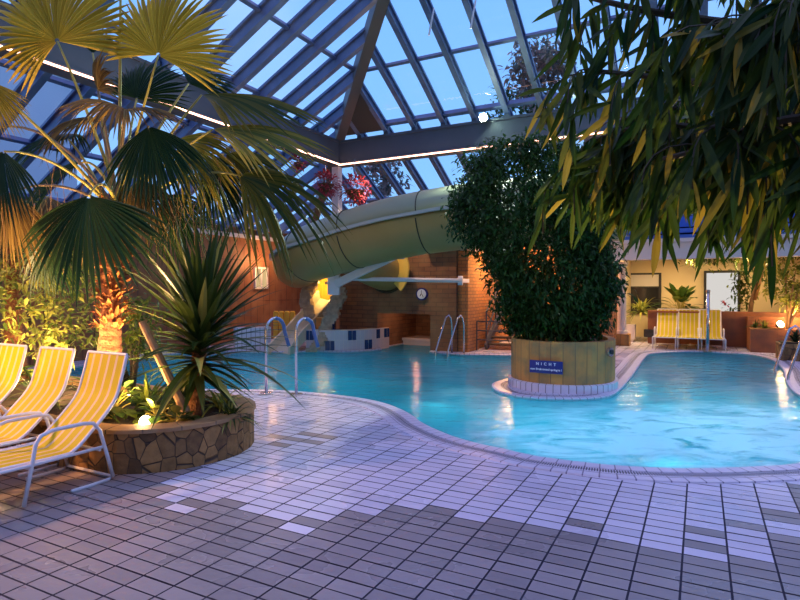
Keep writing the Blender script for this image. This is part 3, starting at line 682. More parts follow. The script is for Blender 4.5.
fr = [  # hub x, y, depth, direction, normal, radius, spread, material, droop
    (60, 43, 5.9, (-.30, -.15, 1), (0, -1, -.25), .92, 118, 'fan_y', .05),
    (160, 57, 5.9, (.28, -.15, 1), (-.1, -1, -.25), .86, 105, 'fan_y', .08),
    (126, 111, 5.9, (-.55, -.7, .25), (.1, -.25, 1), .62, 80, 'fan_b', .35),
    (100, 92, 6.1, (.2, -.5, .5), (0, -.8, .5), .5, 70, 'fan_b', .3),
    (128, 112, 5.9, (.9, -.4, .12), (.1, -.3, 1), .65, 50, 'fan_b', .25),
    (90, 196, 5.6, (0.05, -.35, -1), (0, -1, .4), .95, 78, 'fan_d', .1),
    (150, 127, 5.8, (.32, -.3, -1), (.2, -1, .35), .82, 62, 'fan_d', .15),
    (203, 96, 6.3, (1, -.1, .05), (0, -.45, 1), 1.3, 58, 'fan', .06),
    (214, 130, 6.0, (1, -.2, .04), (0, -.55, 1), 1.25, 48, 'fan_m', .10),
    (240, 176, 6.3, (1, -.1, -.12), (0, -.65, .9), 1.2, 66, 'fan', .36),
    (6, 152, 5.6, (-.3, -.2, -.9), (-.2, -1, .3), .7, 70, 'fan_d', .2),
    (14, 192, 6.1, (-.2, 0, -1), (0, -1, .2), .75, 62, 'fan_b', .2),
    (-12, 82, 5.6, (.25, 0, -1), (0, -1, .2), .5, 60, 'fan_y', .2),
    (138, 100, 7.0, (.25, .2, 1), (0, -1, .1), .75, 85, 'fan_d', .1),
    (95, 55, 7.0, (-.1, .2, 1), (.3, -1, .1), .62, 45, 'fan_d', .3),
    (124, -60, 6.4, (.1, -.2, 1), (0, -1, -.2), .9, 100, 'fan', .1),
    (205, 160, 6.8, (.7, .2, -.6), (0, -.8, .6), .9, 60, 'fan_d', .4),
    (50, 232, 6.6, (-.4, 0, -1), (0, -1, .2), .7, 65, 'fan_d', .25),
    (165, 195, 6.9, (.5, .3, -.8), (0, -1, .4), .75, 60, 'fan_d', .4),
    (70, 140, 6.9, (-.8, .3, .3), (0, -.6, 1), .8, 65, 'fan_d', .3),
    (190, 85, 7.0, (.6, .5, .6), (0, -1, .3), .7, 65, 'fan_d', .2),
    (178, 140, 6.4, (.9, -.1, -.35), (-.1, -.8, .6), .85, 60, 'fan_m', .3),
    (80, 165, 6.6, (-1, .1, -.15), (0, -.6, .8), .85, 55, 'fan_d', .3),
    (100, 120, 6.7, (-.8, 0, .1), (.2, -.5, 1), .7, 60, 'fan_b', .4),
    (225, 155, 6.8, (.9, .1, -.1), (0, -.6, .8), 1.0, 55, 'fan', .3),
    (140, 180, 6.2, (.35, -.2, -1), (0, -1, .3), .6, 55, 'fan_b', .3)]
for i, (hx, hy, Y, d, nm, r, spd, m, dr) in enumerate(fr):
    frond(palm, O + Vector((rnd.uniform(-.06, .06), rnd.uniform(-.06, .06), rnd.uniform(-.05, .12))), at(hx, hy, Y), d, nm, r, spd, m, dr, seed=i, nseg=40 if spd > 90 else 30, petm='petiole' if m not in ('fan_b',) else 'petiole_b', sag=.12 if hy < 150 else .35)
# dry flower stalk to the left
mb = MB(); mb.tube(arc(O, at(0, 128, 6.2), at(60, 118, 6.3), 10), [.025 - .0015 * i for i in range(11)], 6); mb.build('dry_stalk', M['petiole_b'], palm)
mb = MB()
for i in range(60):
    p = O + Vector((rnd.uniform(-1.0, 1.3), rnd.uniform(-.6, .3), rnd.uniform(-.1, .6)))
    q = p + Vector((rnd.uniform(-.15, .15), 0, -rnd.uniform(.3, .8))); mb.tube(arc(p, q, p.lerp(q, .5) + Vector((rnd.uniform(-.15, .15), 0, 0)), 5), .003, 3)
mb.build('hanging_fibres', M['stake'], palm)

# second palm behind at far left
tb2 = gr(12, 372); tb2 = Vector((-5.6, 8.3, .3)); O2 = Vector((-5.65, 8.3, 2.75))
palm2 = thing('fan_palm', 'darker fan palm at the far left edge behind the loungers', 'palm tree', (tb2.x, tb2.y, .33))
mb = MB(); palmtrunk(mb, tb2, O2, .13, .12, 30, 14); mb.build('trunk', M['bark_o'], palm2)
for i in range(9):
    a = i * 2.4; d = Vector((math.cos(a), math.sin(a), 0)); hb = O2 + d * .55 + Vector((0, 0, .25 - .1 * (i % 3)))
    frond(palm2, O2, hb, d + Vector((0, 0, -.7)), Vector((0, 0, 1)) + d * .6, .8, 70, 'fan_d' if i % 3 else 'fan_b', .4, nseg=22, seed=40 + i)

# ---- sword-leaf plant with thick stem
db = Vector((-2.15, 5.95, .33))
dr_ = thing('sword_leaf_plant', 'spiky dark green sword-leaved plant in the stone bed, right of the palm', 'plant', db)
mb = MB(); mb.tube([db + Vector((-.02, 0, -.05)), db + Vector((.02, 0, .3)), db + Vector((.05, 0, .6)), db + Vector((.08, 0, 1.15))], [.075, .07, .075, .05], 12); mb.build('stem', M['bark_o'], dr_)
mb = MB()
for i in range(170):
    t = i / 170; c = db + Vector((.03 + .05 * t, 0, .42 + .62 * t)); a = i * 2.39996; el = R(-18 + 92 * t ** .8 + rnd.uniform(-10, 10))
    d = Vector((math.cos(a) * math.cos(el), math.sin(a) * math.cos(el), math.sin(el)))
    mb.leaf(c, d, Vector((0, 0, 1)), rnd.uniform(.85, 1.4) * (1.0 if t > .2 else .62) * (.66 if math.cos(a) < -.2 and t < .55 else 1), rnd.uniform(.075, .115), rnd.uniform(.1, .6) * (1.25 - t), 8, .3, 1)
mb.build('leaves', M['drac'], dr_)
# stake
p0, p1 = at(188, 419, 5.62), at(142, 322, 5.75)
mb = MB(); pts = [p0.lerp(p1, i / 10) for i in range(11)]; mb.tube(pts, [.047, .05, .046, .044, .046, .043, .045, .042, .04, .042, .038], 10)
tag(mb.build('leaning_stem', M['stake']), 'bare tan leaning stem crossing below the sword-leaved plant', 'stem')
# round spotlight in bed
lp = at(146, 423, 5.55)
sl = thing('garden_spotlight', 'round glowing garden spotlight low in the stone bed beside the tan stem', 'spotlight', (lp.x, lp.y, .33), group='garden spotlights')
mb = MB(); mb.tube([(lp.x, lp.y + .04, lp.z - .01), (lp.x, lp.y - .01, lp.z + .01), (lp.x, lp.y - .04, lp.z + .02)], [.05, .068, .068], 18); mb.build('housing', M['black'], sl, smooth=True)
mb = MB(); mb.tube([(lp.x, lp.y - .04, lp.z + .02), (lp.x, lp.y - .055, lp.z + .026)], [.06, .045], 18); mb.build('lens', M['lens_w'], sl)
mb = MB(); mb.tube([(lp.x, lp.y, .3), (lp.x, lp.y, lp.z)], .015, 6); mb.build('spike', M['black'], sl)

# ---- understory
def clump(name, label, cat, base, n, L, w, m, el=(20, 80), droop=(.2, .7), seed=1, stems=0, group=None, segs=6):
    rr = random.Random(seed); base = Vector(base); o = thing(name, label, cat, base, group=group); mb = MB(); stm = MB()
    for i in range(n):
        a = i * 2.4 + rr.uniform(-.3, .3); e = R(rr.uniform(*el)); d = Vector((math.cos(a) * math.cos(e), math.sin(a) * math.cos(e), math.sin(e)))
        b = base + Vector((rr.uniform(-.04, .04), rr.uniform(-.04, .04), 0)); ll = L * rr.uniform(.6, 1.1)
        if stems:
            q = b + d * stems * rr.uniform(.6, 1.1); stm.tube(arc(b, q, b.lerp(q, .5) + Vector((0, 0, .06)), 4), .007, 5); mb.leaf(q, d + Vector((0, 0, -.5)), Vector((0, 0, 1)) + d * .3, ll, w, rr.uniform(*droop), segs, .15)
        else: mb.leaf(b, d, Vector((0, 0, 1)), ll, w, rr.uniform(*droop), segs + 2, .3, 1)
    mb.build('leaves', M[m], o)
    if stems: stm.build('stems', M['petiole'], o)
    return o
def shrub(name, label, cat, base, top, rx, rz, nleaf, leafL, m, seed=1, nst=5, group=None, trunk=None):
    rr = random.Random(seed); base = Vector(base); o = thing(name, label, cat, base, group=group); mb = MB(); st = MB(); c = Vector(top)
    ncl = max(6, nleaf // 22); tips = []
    for k in range(ncl):
        while True:
            q = Vector((rr.uniform(-1, 1), rr.uniform(-1, 1), rr.uniform(-1, 1)))
            if .35 < q.length < 1: break
        tips.append(c + Vector((q.x * rx, q.y * rx, q.z * rz)))
    for k, tp in enumerate(tips):
        for j in range(nleaf // ncl):
            off = Vector((rr.gauss(0, 1), rr.gauss(0, 1), rr.gauss(0, 1))) * rx * .16
            d = Vector((rr.gauss(0, 1), rr.gauss(0, 1), rr.gauss(-.2, .7)))
            mb.leaf(tp + off, d, Vector((rr.gauss(0, .5), rr.gauss(0, .5), 1)), leafL * rr.uniform(.7, 1.25), leafL * rr.uniform(.3, .45), .25, 3, .2)
    for k in range(min(nst, len(tips))):
        st.tube(arc(base, tips[k], base.lerp(tips[k], .5) + Vector((0, 0, .2)), 8), [.03 - .0028 * i for i in range(9)] if trunk is None else [trunk * (1 - .09 * i) for i in range(9)], 7)
    st.build('stems', M['stake' if trunk else 'twig'], o, smooth=True); mb.build('foliage', M[m], o); return o
Z = .33
clump('strap_leaf_plant', 'arching green plant just behind the tan leaning stem', 'plant', (-2.45, 6.45, Z), 55, .8, .06, 'drac', (15, 80), (.4, .9), 14)
clump('strap_leaf_plant', 'green strap-leaved plant right behind the rightmost front lounger', 'plant', (-3.1, 5.75, Z), 40, .55, .05, 'under', (25, 85), (.3, .8), 15)
clump('broad_leaf_plant', 'low dark plant along the front rim of the bed beside the spotlight', 'plant', (-2.15, 5.5, Z), 26, .15, .1, 'drac', (10, 70), (.1, .4), 16, stems=.16, segs=4)
clump('strap_leaf_plant', 'dark grassy clump at the right end of the stone bed', 'plant', (-1.72, 5.75, Z), 60, .42, .03, 'drac', (10, 80), (.3, .9), 3)
clump('strap_leaf_plant', 'arching strap-leaved plant between the palm trunk and the tan stem', 'plant', (-2.75, 6.2, Z), 45, .75, .05, 'under', (25, 85), (.4, .9), 4)
clump('strap_leaf_plant', 'strap-leaved plant behind the middle front lounger', 'plant', (-3.95, 6.35, Z), 46, .9, .055, 'under', (25, 85), (.3, .8), 5)
clump('strap_leaf_plant', 'pale striped leaves of a low plant under the sword-leaved plant', 'plant', (-2.0, 6.35, Z), 40, .6, .045, 'under_y', (15, 70), (.3, .9), 6)
clump('broad_leaf_plant', 'low broad-leaved plant beside the glowing round spotlight', 'plant', (-2.45, 5.75, Z), 26, .17, .12, 'under', (10, 80), (.1, .4), 7, stems=.2, segs=4)
clump('broad_leaf_plant', 'broad-leaved plant at the foot of the fan palm trunk', 'plant', (-3.0, 5.85, Z), 30, .2, .13, 'under', (20, 80), (.1, .4), 8, stems=.3, segs=4)
clump('broad_leaf_plant', 'broad-leaved plant behind the leftmost front lounger', 'plant', (-4.9, 6.9, Z), 36, .3, .16, 'under', (20, 85), (.1, .4), 9, stems=.5, segs=4)
clump('strap_leaf_plant', 'tall strap-leaved plant left of the fan palm trunk', 'plant', (-3.55, 6.9, Z), 50, 1.05, .06, 'under', (35, 88), (.3, .7), 10)
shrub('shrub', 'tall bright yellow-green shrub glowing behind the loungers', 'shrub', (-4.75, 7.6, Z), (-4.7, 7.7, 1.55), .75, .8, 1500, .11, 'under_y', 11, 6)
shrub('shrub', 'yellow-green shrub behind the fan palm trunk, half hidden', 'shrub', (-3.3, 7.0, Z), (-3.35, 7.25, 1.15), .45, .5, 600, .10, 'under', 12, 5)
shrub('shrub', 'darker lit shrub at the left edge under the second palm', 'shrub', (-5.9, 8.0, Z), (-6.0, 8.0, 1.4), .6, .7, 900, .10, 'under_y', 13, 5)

# ================================================================ ISLAND
ic = Vector((2.80, 9.85, 0)); RI = .86
def oval(r, n=44, st=.45):     # round at the front, stretched to the back right
    out = []
    for i in range(n):
        a = 2 * math.pi * i / n; p = Vector((math.cos(a), math.sin(a), 0)) * r; q = p.dot(U)
        if q > 0: p += U * st * q / r
        out.append(ic + p)
    return out
isl = thing('island_planter', 'round yellow sandstone planter island with white tiled foot in the pool', 'planter', ic)
mb = MB(); ringwall(mb, [(oval(RI), .14), (oval(RI), .82), (oval(RI - .12), .82), (oval(RI - .12), .5)]); mb.build('wall', M['sand'], isl)
mb = MB(); ringwall(mb, [(oval(RI + .05), .0), (oval(RI + .05), .13), (oval(RI - .02), .15)]); mb.build('plinth', M['plinth'], isl)
mb = MB(); fillpoly(mb, [oval(RI - .1)], .76); mb.build('soil', M['soil'], isl)
sg = ic + Vector((math.cos(R(-105)), math.sin(R(-105)), 0))
# sign
fx = at(545.5, 367.5, 9.02); fa = math.atan2(fx.y - ic.y, fx.x - ic.x); sc_ = ic + Vector((math.cos(fa), math.sin(fa), 0)) * (RI + .06); sc_.z = fx.z
sign = thing('warning_sign', 'navy blue warning sign with white lettering on the sandstone planter', 'sign', sc_, fa + math.pi / 2)
mb = MB(); mb.box((0, 0, 0), .53, .02, .2); mb.build('plate', M['sign'], sign, local=True)
for txt, z, sz, spc in (('N I C H T', .028, .062, 1.25), ('vom Beckenrand springen !', -.052, .046, 1.0)):
    cu = bpy.data.curves.new('lettering', 'FONT'); cu.body = txt; cu.size = sz; cu.align_x = 'CENTER'; cu.extrude = .002; cu.space_character = spc; cu.materials.append(M['text']); cu.offset = .0012
    tmp = bpy.data.objects.new('lettering', cu); me = bpy.data.meshes.new_from_object(tmp); bpy.data.objects.remove(tmp); me.materials.clear(); me.materials.append(M['text'])
    o = bpy.data.objects.new('lettering', me); COL.objects.link(o); o.parent = sign; o.location = (0, -.013, z); o.rotation_euler = (math.pi / 2, 0, 0)
# small round fitting on the right side
p = at(607, 352, 9.2); a2 = R(-48); q = ic + Vector((math.cos(a2), math.sin(a2), 0)) * (RI + .03); q.z = p.z
ft = thing('call_button', 'small round metal button on the right side of the planter', 'button', q)
mb = MB(); dd = Vector((math.cos(a2), math.sin(a2), 0)); mb.tube([q - dd * .04, q + dd * .02], .075, 16); mb.build('plate', M['steel'], ft)
mb = MB(); mb.tube([q + dd * .02, q + dd * .04], .04, 12); mb.build('button', M['black'], ft)
# ficus
fic = thing('ficus_tree', 'dense dark green ficus tree filling the round island planter', 'tree', ic + Vector((0, 0, .76)))
prof = [(.85, 520, 592), (1.1, 514, 600), (1.45, 503, 612), (1.8, 492, 620), (2.3, 482, 612), (2.6, 464, 606), (3.0, 458, 602), (3.5, 456, 598), (3.9, 468, 590), (4.15, 490, 570)]
def fx_at(z):
    for i in range(len(prof) - 1):
        if z <= prof[i + 1][0]: t = (z - prof[i][0]) / (prof[i + 1][0] - prof[i][0]); return prof[i][1] * (1 - t) + prof[i + 1][1] * t, prof[i][2] * (1 - t) + prof[i + 1][2] * t
    return prof[-1][1:]
mb = MB(); cl = []
rr = random.Random(5)
while len(cl) < 1150:
    z = rr.uniform(.9, 4.1); l, r_ = fx_at(z); k = 9.85 / F; cxx = ((l + r_) / 2 - 400) * k; hw = (r_ - l) / 2 * k
    a = rr.uniform(0, 6.283); q = rr.uniform(.45, .98) ** .6
    if math.sin(a) > .6 and rr.random() < .5: continue
    lump = 1 + .10 * math.sin(a * 5 + z * 4) 
    c = Vector((cxx + math.cos(a) * hw * q * lump, 9.95 + math.sin(a) * hw * .92 * q, z)); cl.append(c)
for c in cl:
    for j in range(30):
        off = Vector((rr.gauss(0, .11), rr.gauss(0, .11), rr.gauss(0, .09))); d = Vector((rr.gauss(0, 1), rr.gauss(-.3, 1), rr.gauss(-.6, .6)))
        mb.leaf(c + off, d, Vector((rr.gauss(0, .6), rr.gauss(-.3, .6), 1)), rr.uniform(.07, .115), rr.uniform(.035, .05), .3, 2, .2)
mb.build('foliage', M['ficus'], fic)
mb = MB()
for i in range(7):
    b = ic + Vector((rr.uniform(-.15, .15), rr.uniform(-.1, .15), .74)); mb.tube(arc(b, cl[i * 31] * .7 + Vector((2.5, 9.95, 3)) * .3, b + Vector((0, 0, 1.2)), 8), [.05 - .005 * k for k in range(9)], 7)
mb.build('trunk', M['bark'], fic, smooth=True)

# ================================================================ OVERHANGING TREE, RIGHT FOREGROUND
tr0 = Vector((3.5, 3.1, 0))
ov = thing('weeping_fig', 'foreground tree overhanging top right with long narrow drooping leaves', 'tree', tr0)
mb = MB(); mb.tube(arc(tr0, Vector((3.2, 3.1, 3.2)), tr0 + Vector((.2, 0, 1.8)), 12), [.1 - .004 * i for i in range(13)], 12); mb.build('trunk', M['bark'], ov, smooth=True)
hubp = Vector((3.2, 3.1, 3.1))
bl_ = [[(900, 30, 3.0), (790, 30, 3.0), (700, 22, 3.0), (620, 8, 3.1), (545, -12, 3.2)],
       [(900, 80, 2.7), (800, 72, 2.7), (720, 85, 2.8), (650, 78, 3.0), (590, 72, 3.1)],
       [(900, 110, 3.1), (800, 115, 3.2), (710, 128, 3.3), (650, 125, 3.3), (595, 140, 3.4)],
       [(900, 150, 2.4), (820, 120, 2.4), (750, 130, 2.5), (700, 150, 2.6), (660, 160, 2.7)],
       [(880, -60, 2.8), (790, -40, 2.9), (700, -50, 3.0), (620, -40, 3.0), (570, -30, 3.1)],
       [(880, 0, 2.3), (820, 0, 2.3), (770, 10, 2.4), (730, 30, 2.5), (700, 60, 2.6)],
       [(900, 190, 2.8), (830, 160, 2.9), (780, 150, 3.0), (740, 165, 3.0), (715, 175, 3.1)],
       [(880, 60, 3.6), (800, 60, 3.6), (730, 90, 3.7), (670, 110, 3.8), (620, 120, 3.8)],
       [(800, 60, 3.4), (700, 130, 3.5), (640, 165, 3.6), (600, 165, 3.6), (575, 168, 3.6)]]
bm_ = MB(); lm = MB(); rr = random.Random(21)
ntw = [12, 11, 26, 20, 14, 20, 24, 28, 32]
for ph, bi, bp_ in [(0, i_, b_) for i_, b_ in enumerate(bl_)] + [(1, i_, b_) for i_, b_ in enumerate(bl_)]:
    pts = spline([hubp] + [at(*q) for q in bp_], 5, False); n = len(pts)
    if ph == 0: bm_.tube(pts, [.03 * (1 - .8 * i / n) + .004 for i in range(n)], 6)
    for k in range(7 if ph else ntw[bi]):
        i = rr.randint(3, int(n * .3)) if ph else rr.randint(int(n * .3), n - 2); s0 = pts[i]; sdx = Vector((rr.uniform(-.55, .3), rr.uniform(-.35, .25), 0)); Lt = rr.uniform(.22, .5)
        e = s0 + sdx * .6 + Vector((0, 0, -Lt)); mid = s0 + sdx * .7 + Vector((0, 0, .06)); tw = arc(s0, e, mid, 6); bm_.tube(tw, .004, 4)
        nl = rr.randint(9, 15)
        for j in range(nl):
            t = (j + 1) / nl; q = tw[min(5, int(t * 6))].lerp(tw[min(6, int(t * 6) + 1)], (t * 6) % 1)
            d = Vector((rr.gauss(-.26, .30), rr.gauss(-.05, .3), -rr.uniform(.7, 1.3)))
            if rr.random() < .15: d.z *= .2
            lm.leaf(q, d, Vector((rr.gauss(0, .6), -1, rr.gauss(.3, .4))), rr.uniform(.18, .30), rr.uniform(.026, .041), rr.uniform(0, .2), 5, .22)
bm_.build('branches', M['twig'], ov); lm.build('foliage', M['weep'], ov)

# ================================================================ RAILS AND LADDERS
def rail(x, y, lab):
    b = gr(x, y); o = thing('pool_handrail', lab, 'handrail', b, group='cane-shaped handrails at the pool steps')
    d = Vector((.35, .9, 0)).normalized() 
    pts = [b + Vector((0, 0, .0)), b + Vector((0, 0, .9))]
    for k in range(9): a = math.pi * k / 8; pts.append(b + Vector((0, 0, 1.0)) + d * .17 * (1 - math.cos(a)) + Vector((.05 * (1 - math.cos(a)), 0, .2 * math.sin(a))))
    e = pts[-1]; pts2 = [e, e + Vector((.03, 0, -.12)), e + Vector((.07, .02, -.27))]
    mb = MB(); mb.tube(pts, .024, 10); mb.build('pole', M['steel'], o, smooth=True)
    mb = MB(); mb.tube(pts[6:] + pts2[1:], .03, 10); mb.build('grip', M['blue'], o, smooth=True)
    mb = MB(); mb.lathe(b, [(.1, 0.015), (.1, .035), (.04, .04)], 18); mb.build('flange', M['steel'], o)
rail(266, 394.5, 'left cane-shaped steel handrail with blue grip at the near pool edge')
rail(296, 396, 'right cane-shaped steel handrail with blue grip at the near pool edge')
def ladder(pa, pb, out, hgt, lab, group='steel pool ladders', inn=.55):
    o = thing('pool_ladder', lab, 'ladder', (pa + pb) / 2, group=group); out = Vector(out).normalized()
    for b in (pa, pb):
        mb = MB(); pts = [b - out * .0 + Vector((0, 0, .0)), b + Vector((0, 0, hgt * .75)), b - out * .04 + Vector((0, 0, hgt * .92)), b - out * .12 + Vector((0, 0, hgt)), b - out * .22 + Vector((0, 0, hgt * .93)), b - out * inn + Vector((0, 0, .1)), b - out * (inn + .05) + Vector((0, 0, -.7))]
        mb.tube(pts, .024, 8); mb.build('rail', M['steel'], o, smooth=True)
    for z in (-.15, -.42):
        mb = MB(); mb.bar(pa - out * (inn + .05) + Vector((0, 0, z)), pb - out * (inn + .05) + Vector((0, 0, z)), .1, .03); mb.build('tread', M['steel'], o)
ladder(gr(452, 353), gr(464, 353.9), (.8, .6, 0), 1.0, 'steel pool ladder before the brown brick wall with the clock')
ladder(Vector((7.85, 11.1, 0)), Vector((7.5, 10.2, 0)), (.95, -.35, 0), .95, 'steel pool ladder at the right edge of the pool', inn=.45)

# ================================================================ BACK: SLIDE, TUBE, CLOCK
# checker wall
def ck(t):
    P = [gr(306, 350.5), gr(330, 351), gr(352, 350.6), gr(372, 349.2), gr(389, 346.6)]; s = spline(P, 8, False); k = t * (len(s) - 1); i = min(len(s) - 2, int(k)); return s[i].lerp(s[i + 1], k - i)
cw = thing('checkered_wall', 'low curved wall of white and dark blue tiles beside the slide', 'wall', ck(.5))
mb = MB(); n = 20; h = .56; blues = {(0, 1), (1, 1), (4, 0), (5, 0), (9, 1), (10, 1), (13, 0), (14, 0), (16, 1), (18, 1), (19, 1)}
for i in range(n):
    p, q = ck(i / n), ck((i + 1) / n); t = (q - p).normalized(); nr = Vector((-t.y, t.x, 0)) * -1
    if nr.y > 0: nr = -nr
    for k in range(2):
        z0, z1 = k * .27 + .01, (k + 1) * .27 + .01; g = .005
        mb.poly([p + t * g + nr * .01 + Vector((0, 0, z0 + g)), q - t * g + nr * .01 + Vector((0, 0, z0 + g)), q - t * g + nr * .01 + Vector((0, 0, z1 - g)), p + t * g + nr * .01 + Vector((0, 0, z1 - g))], None, 1 if (i, k) in blues else 0)
    mb.hexa([p + Vector((0, 0, -.3)), q + Vector((0, 0, -.3)), q - nr * .3 + Vector((0, 0, -.3)), p - nr * .3 + Vector((0, 0, -.3)), p + Vector((0, 0, h)), q + Vector((0, 0, h)), q - nr * .3 + Vector((0, 0, h)), p - nr * .3 + Vector((0, 0, h))], 2)
mb.build('tiled_face', [M['whitetile'], M['bluetile'], M['offwhite']], cw)
# blocks behind checker wall
for i, (x, c, lb) in enumerate(((321, 'yellow_panel', 'orange block on the ledge beside the foot of the slide'), (331, 'bluetile', 'dark blue block on the ledge beside the orange one'))):
    p = at(x, 326, 16.0); mb = MB(); mb.box((p.x, p.y, .63), .24, .3, .5); tag(mb.build('ledge_block', M[c] if c != 'yellow_panel' else mat('orange tile', (.6, .18, .02), .4)), lb, 'block')
# chute
sl_ = thing('water_slide', 'cream open water slide chute dropping into the pool', 'slide', gr(290, 352))
pts = spline([at(328, 300, 17.4), at(322, 308, 17.0), at(312, 320, 16.5), at(300, 333, 15.9), at(289, 345, 15.5), at(282, 353, 15.2), at(278, 358, 15.0)], 5, False)
mb = MB(); ring = []
for i, p in enumerate(pts):
    d = (pts[min(i + 1, len(pts) - 1)] - pts[max(i - 1, 0)]); d.z = 0; d.normalize(); s = Vector((-d.y, d.x, 0)); w = .30
    cs = [(-w - .05, .30), (-w, .30), (-w + .04, .05), (0, .0), (w - .04, .05), (w, .30), (w + .05, .30), (w + .05, -.06), (-w - .05, -.06)]
    ring.append(len(mb.v)); mb.v += [p + s * a + Vector((0, 0, b)) for a, b in cs]
for i in range(len(pts) - 1):
    for k in range(9): a, b = ring[i] + k, ring[i] + (k + 1) % 9; mb.face([a, b, b + 9, a + 9])
mb.face([ring[-1] + k for k in range(9)]); mb.build('chute', M['chute'], sl_)
def stack(label, path, r, seed):
    rr = random.Random(seed); mb = MB()
    for (x, y, Y, w) in path:
        c = at(x, y, Y); mb.box(c, w * rr.uniform(.85, 1.15), .34 * rr.uniform(.8, 1.1), .085, rr.uniform(-.25, .25))
    o = mb.build('slate_stack', M['slate']); tag(o, label, 'stone stack', 'stacked slate beside the slide'); return o
pa = [(311 - .25 * k + 2.5 * math.sin(k * .5), 270 + k * 3.0, 17.2 - .03 * k, .36) for k in range(17)]
stack('rough stack of slate behind the left side of the slide', pa, 0, 1)
pb = []
for k in range(25):
    t = k / 24; x = 335 + 4 * math.sin(t * 9) - 40 * max(0, t - .5) * 1.25; y = 283 + 67 * t; pb.append((x, y, 16.2 - .8 * t, .42 - .12 * t))
stack('tall rough stack of slate along the right side of the slide', pb, 0, 2)
# landing; added yellow slats stand in for the light of an opening
mb = MB(); p = at(322, 287, 18.0); mb.box((p.x, p.y, 1.75), .9, .05, 1.3)
for k in range(5): mb.box((p.x - .36 + .18 * k, p.y - .04, 1.75), .03, .04, 1.3)
tag(mb.build('lit_opening_panel', M['yellow_panel']), 'added yellow slatted screen standing in for the lit opening above the slide', 'screen')
mb = MB(); mb.box((p.x + .1, p.y - .3, 1.02), 1.3, 1.0, .12); struct('slide_landing', mb, M['offwhite'])
# left back blocks (yellow-orange bits and white tile wall left of slide)
mb = MB(); q0, q1 = gr(232, 352), gr(268, 350.5); mb.bar(q0 + Vector((0, .2, .32)), q1 + Vector((0, .2, .32)), .35, .64); tag(mb.build('tiled_wall', M['plinth']), 'low white tiled wall left of the slide foot', 'wall')
for k in range(4):
    p = at(276 + 5.5 * k, 318, 17.2); mb = MB(); mb.box((p.x, p.y, .55), .14, .14, .85); mb.lathe((p.x, p.y, .97), [(.07, 0), (.08, .02), (.05, .05)], 10)
    tag(mb.build('yellow_bollard', M['yellow_panel']), 'short yellow post in the row behind the slide', 'post', 'row of yellow posts behind the slide')
# big tube
tub = thing('tube_slide', 'large olive green enclosed tube slide crossing above the brick wall', 'slide', at(400, 350, 14))
def sweep(path, prof, mb, mi=0, closed=True):
    rg = []; n = len(path)
    for i, p in enumerate(path):
        d = (path[min(i + 1, n - 1)] - path[max(i - 1, 0)]).normalized(); s = d.cross(ZAX).normalized(); u = s.cross(d).normalized(); rg.append(len(mb.v)); mb.v += [p + s * a + u * b for a, b in prof]
    m_ = len(prof)
    for i in range(n - 1):
        for k in range(m_ if closed else m_ - 1): a, b = rg[i] + k, rg[i] + (k + 1) % m_; mb.face([a, b, b + m_, a + m_], None, mi)
tp = spline([at(620, 202, 11.8), at(560, 207, 12.1), at(480, 213, 12.8), at(440, 218, 13.3), at(400, 225, 13.7), at(360, 235, 14.2), at(330, 245, 14.7), at(310, 252, 15.3), at(300, 258, 16.2), at(298, 262, 17.6)], 6, False)
RT = .75; n = 28
low = [(math.cos(a) * RT, math.sin(a) * RT - .05) for a in [math.pi * (1.0 + i / 16) - 0.0 for i in range(17)]]
low = [(-RT, .05)] + low + [(RT, .05)] + [(x * .93, y * .93) for x, y in low[::-1]]
mb = MB(); sweep(tp, low, mb); mb.build('lower_shell', M['tube'], tub, smooth=True)
upp = [(math.cos(a) * RT * .93, math.sin(a) * RT * .78 + .1) for a in [math.pi * i / 14 for i in range(15)]]
upp = upp + [(x * .95, y * .95) for x, y in upp[::-1]]
mb = MB(); sweep(tp, upp, mb); mb.build('upper_cover', M['tube_top'], tub, smooth=True)
mb = MB()
for s_ in (-1, 1): sweep(tp, [(s_ * (RT - .06), .03), (s_ * (RT + .09), .03), (s_ * (RT + .09), .1), (s_ * (RT - .06), .1)], mb)
mb.build('flange', mat('pale flange', (.5, .52, .44), .4), tub)
for k in (9, 20, 31, 42):
    d = (tp[k + 1] - tp[k - 1]).normalized(); s = d.cross(ZAX).normalized(); u = s.cross(d); mb = MB()
    pr_ = [tp[k] + s * math.cos(a) * (RT + .01) + u * (math.sin(a) * (RT + .01) - .04) for a in [math.pi * (1 + i / 16) for i in range(17)]]; mb.tube(pr_, .014, 6)
    pr_ = [tp[k] + s * math.cos(a) * (RT * .93 + .01) + u * (math.sin(a) * (RT * .78 + .01) + .1) for a in [math.pi * i / 14 for i in range(15)]]; mb.tube(pr_, .012, 6); mb.build('joint_ring', M['tube_dark'], tub)
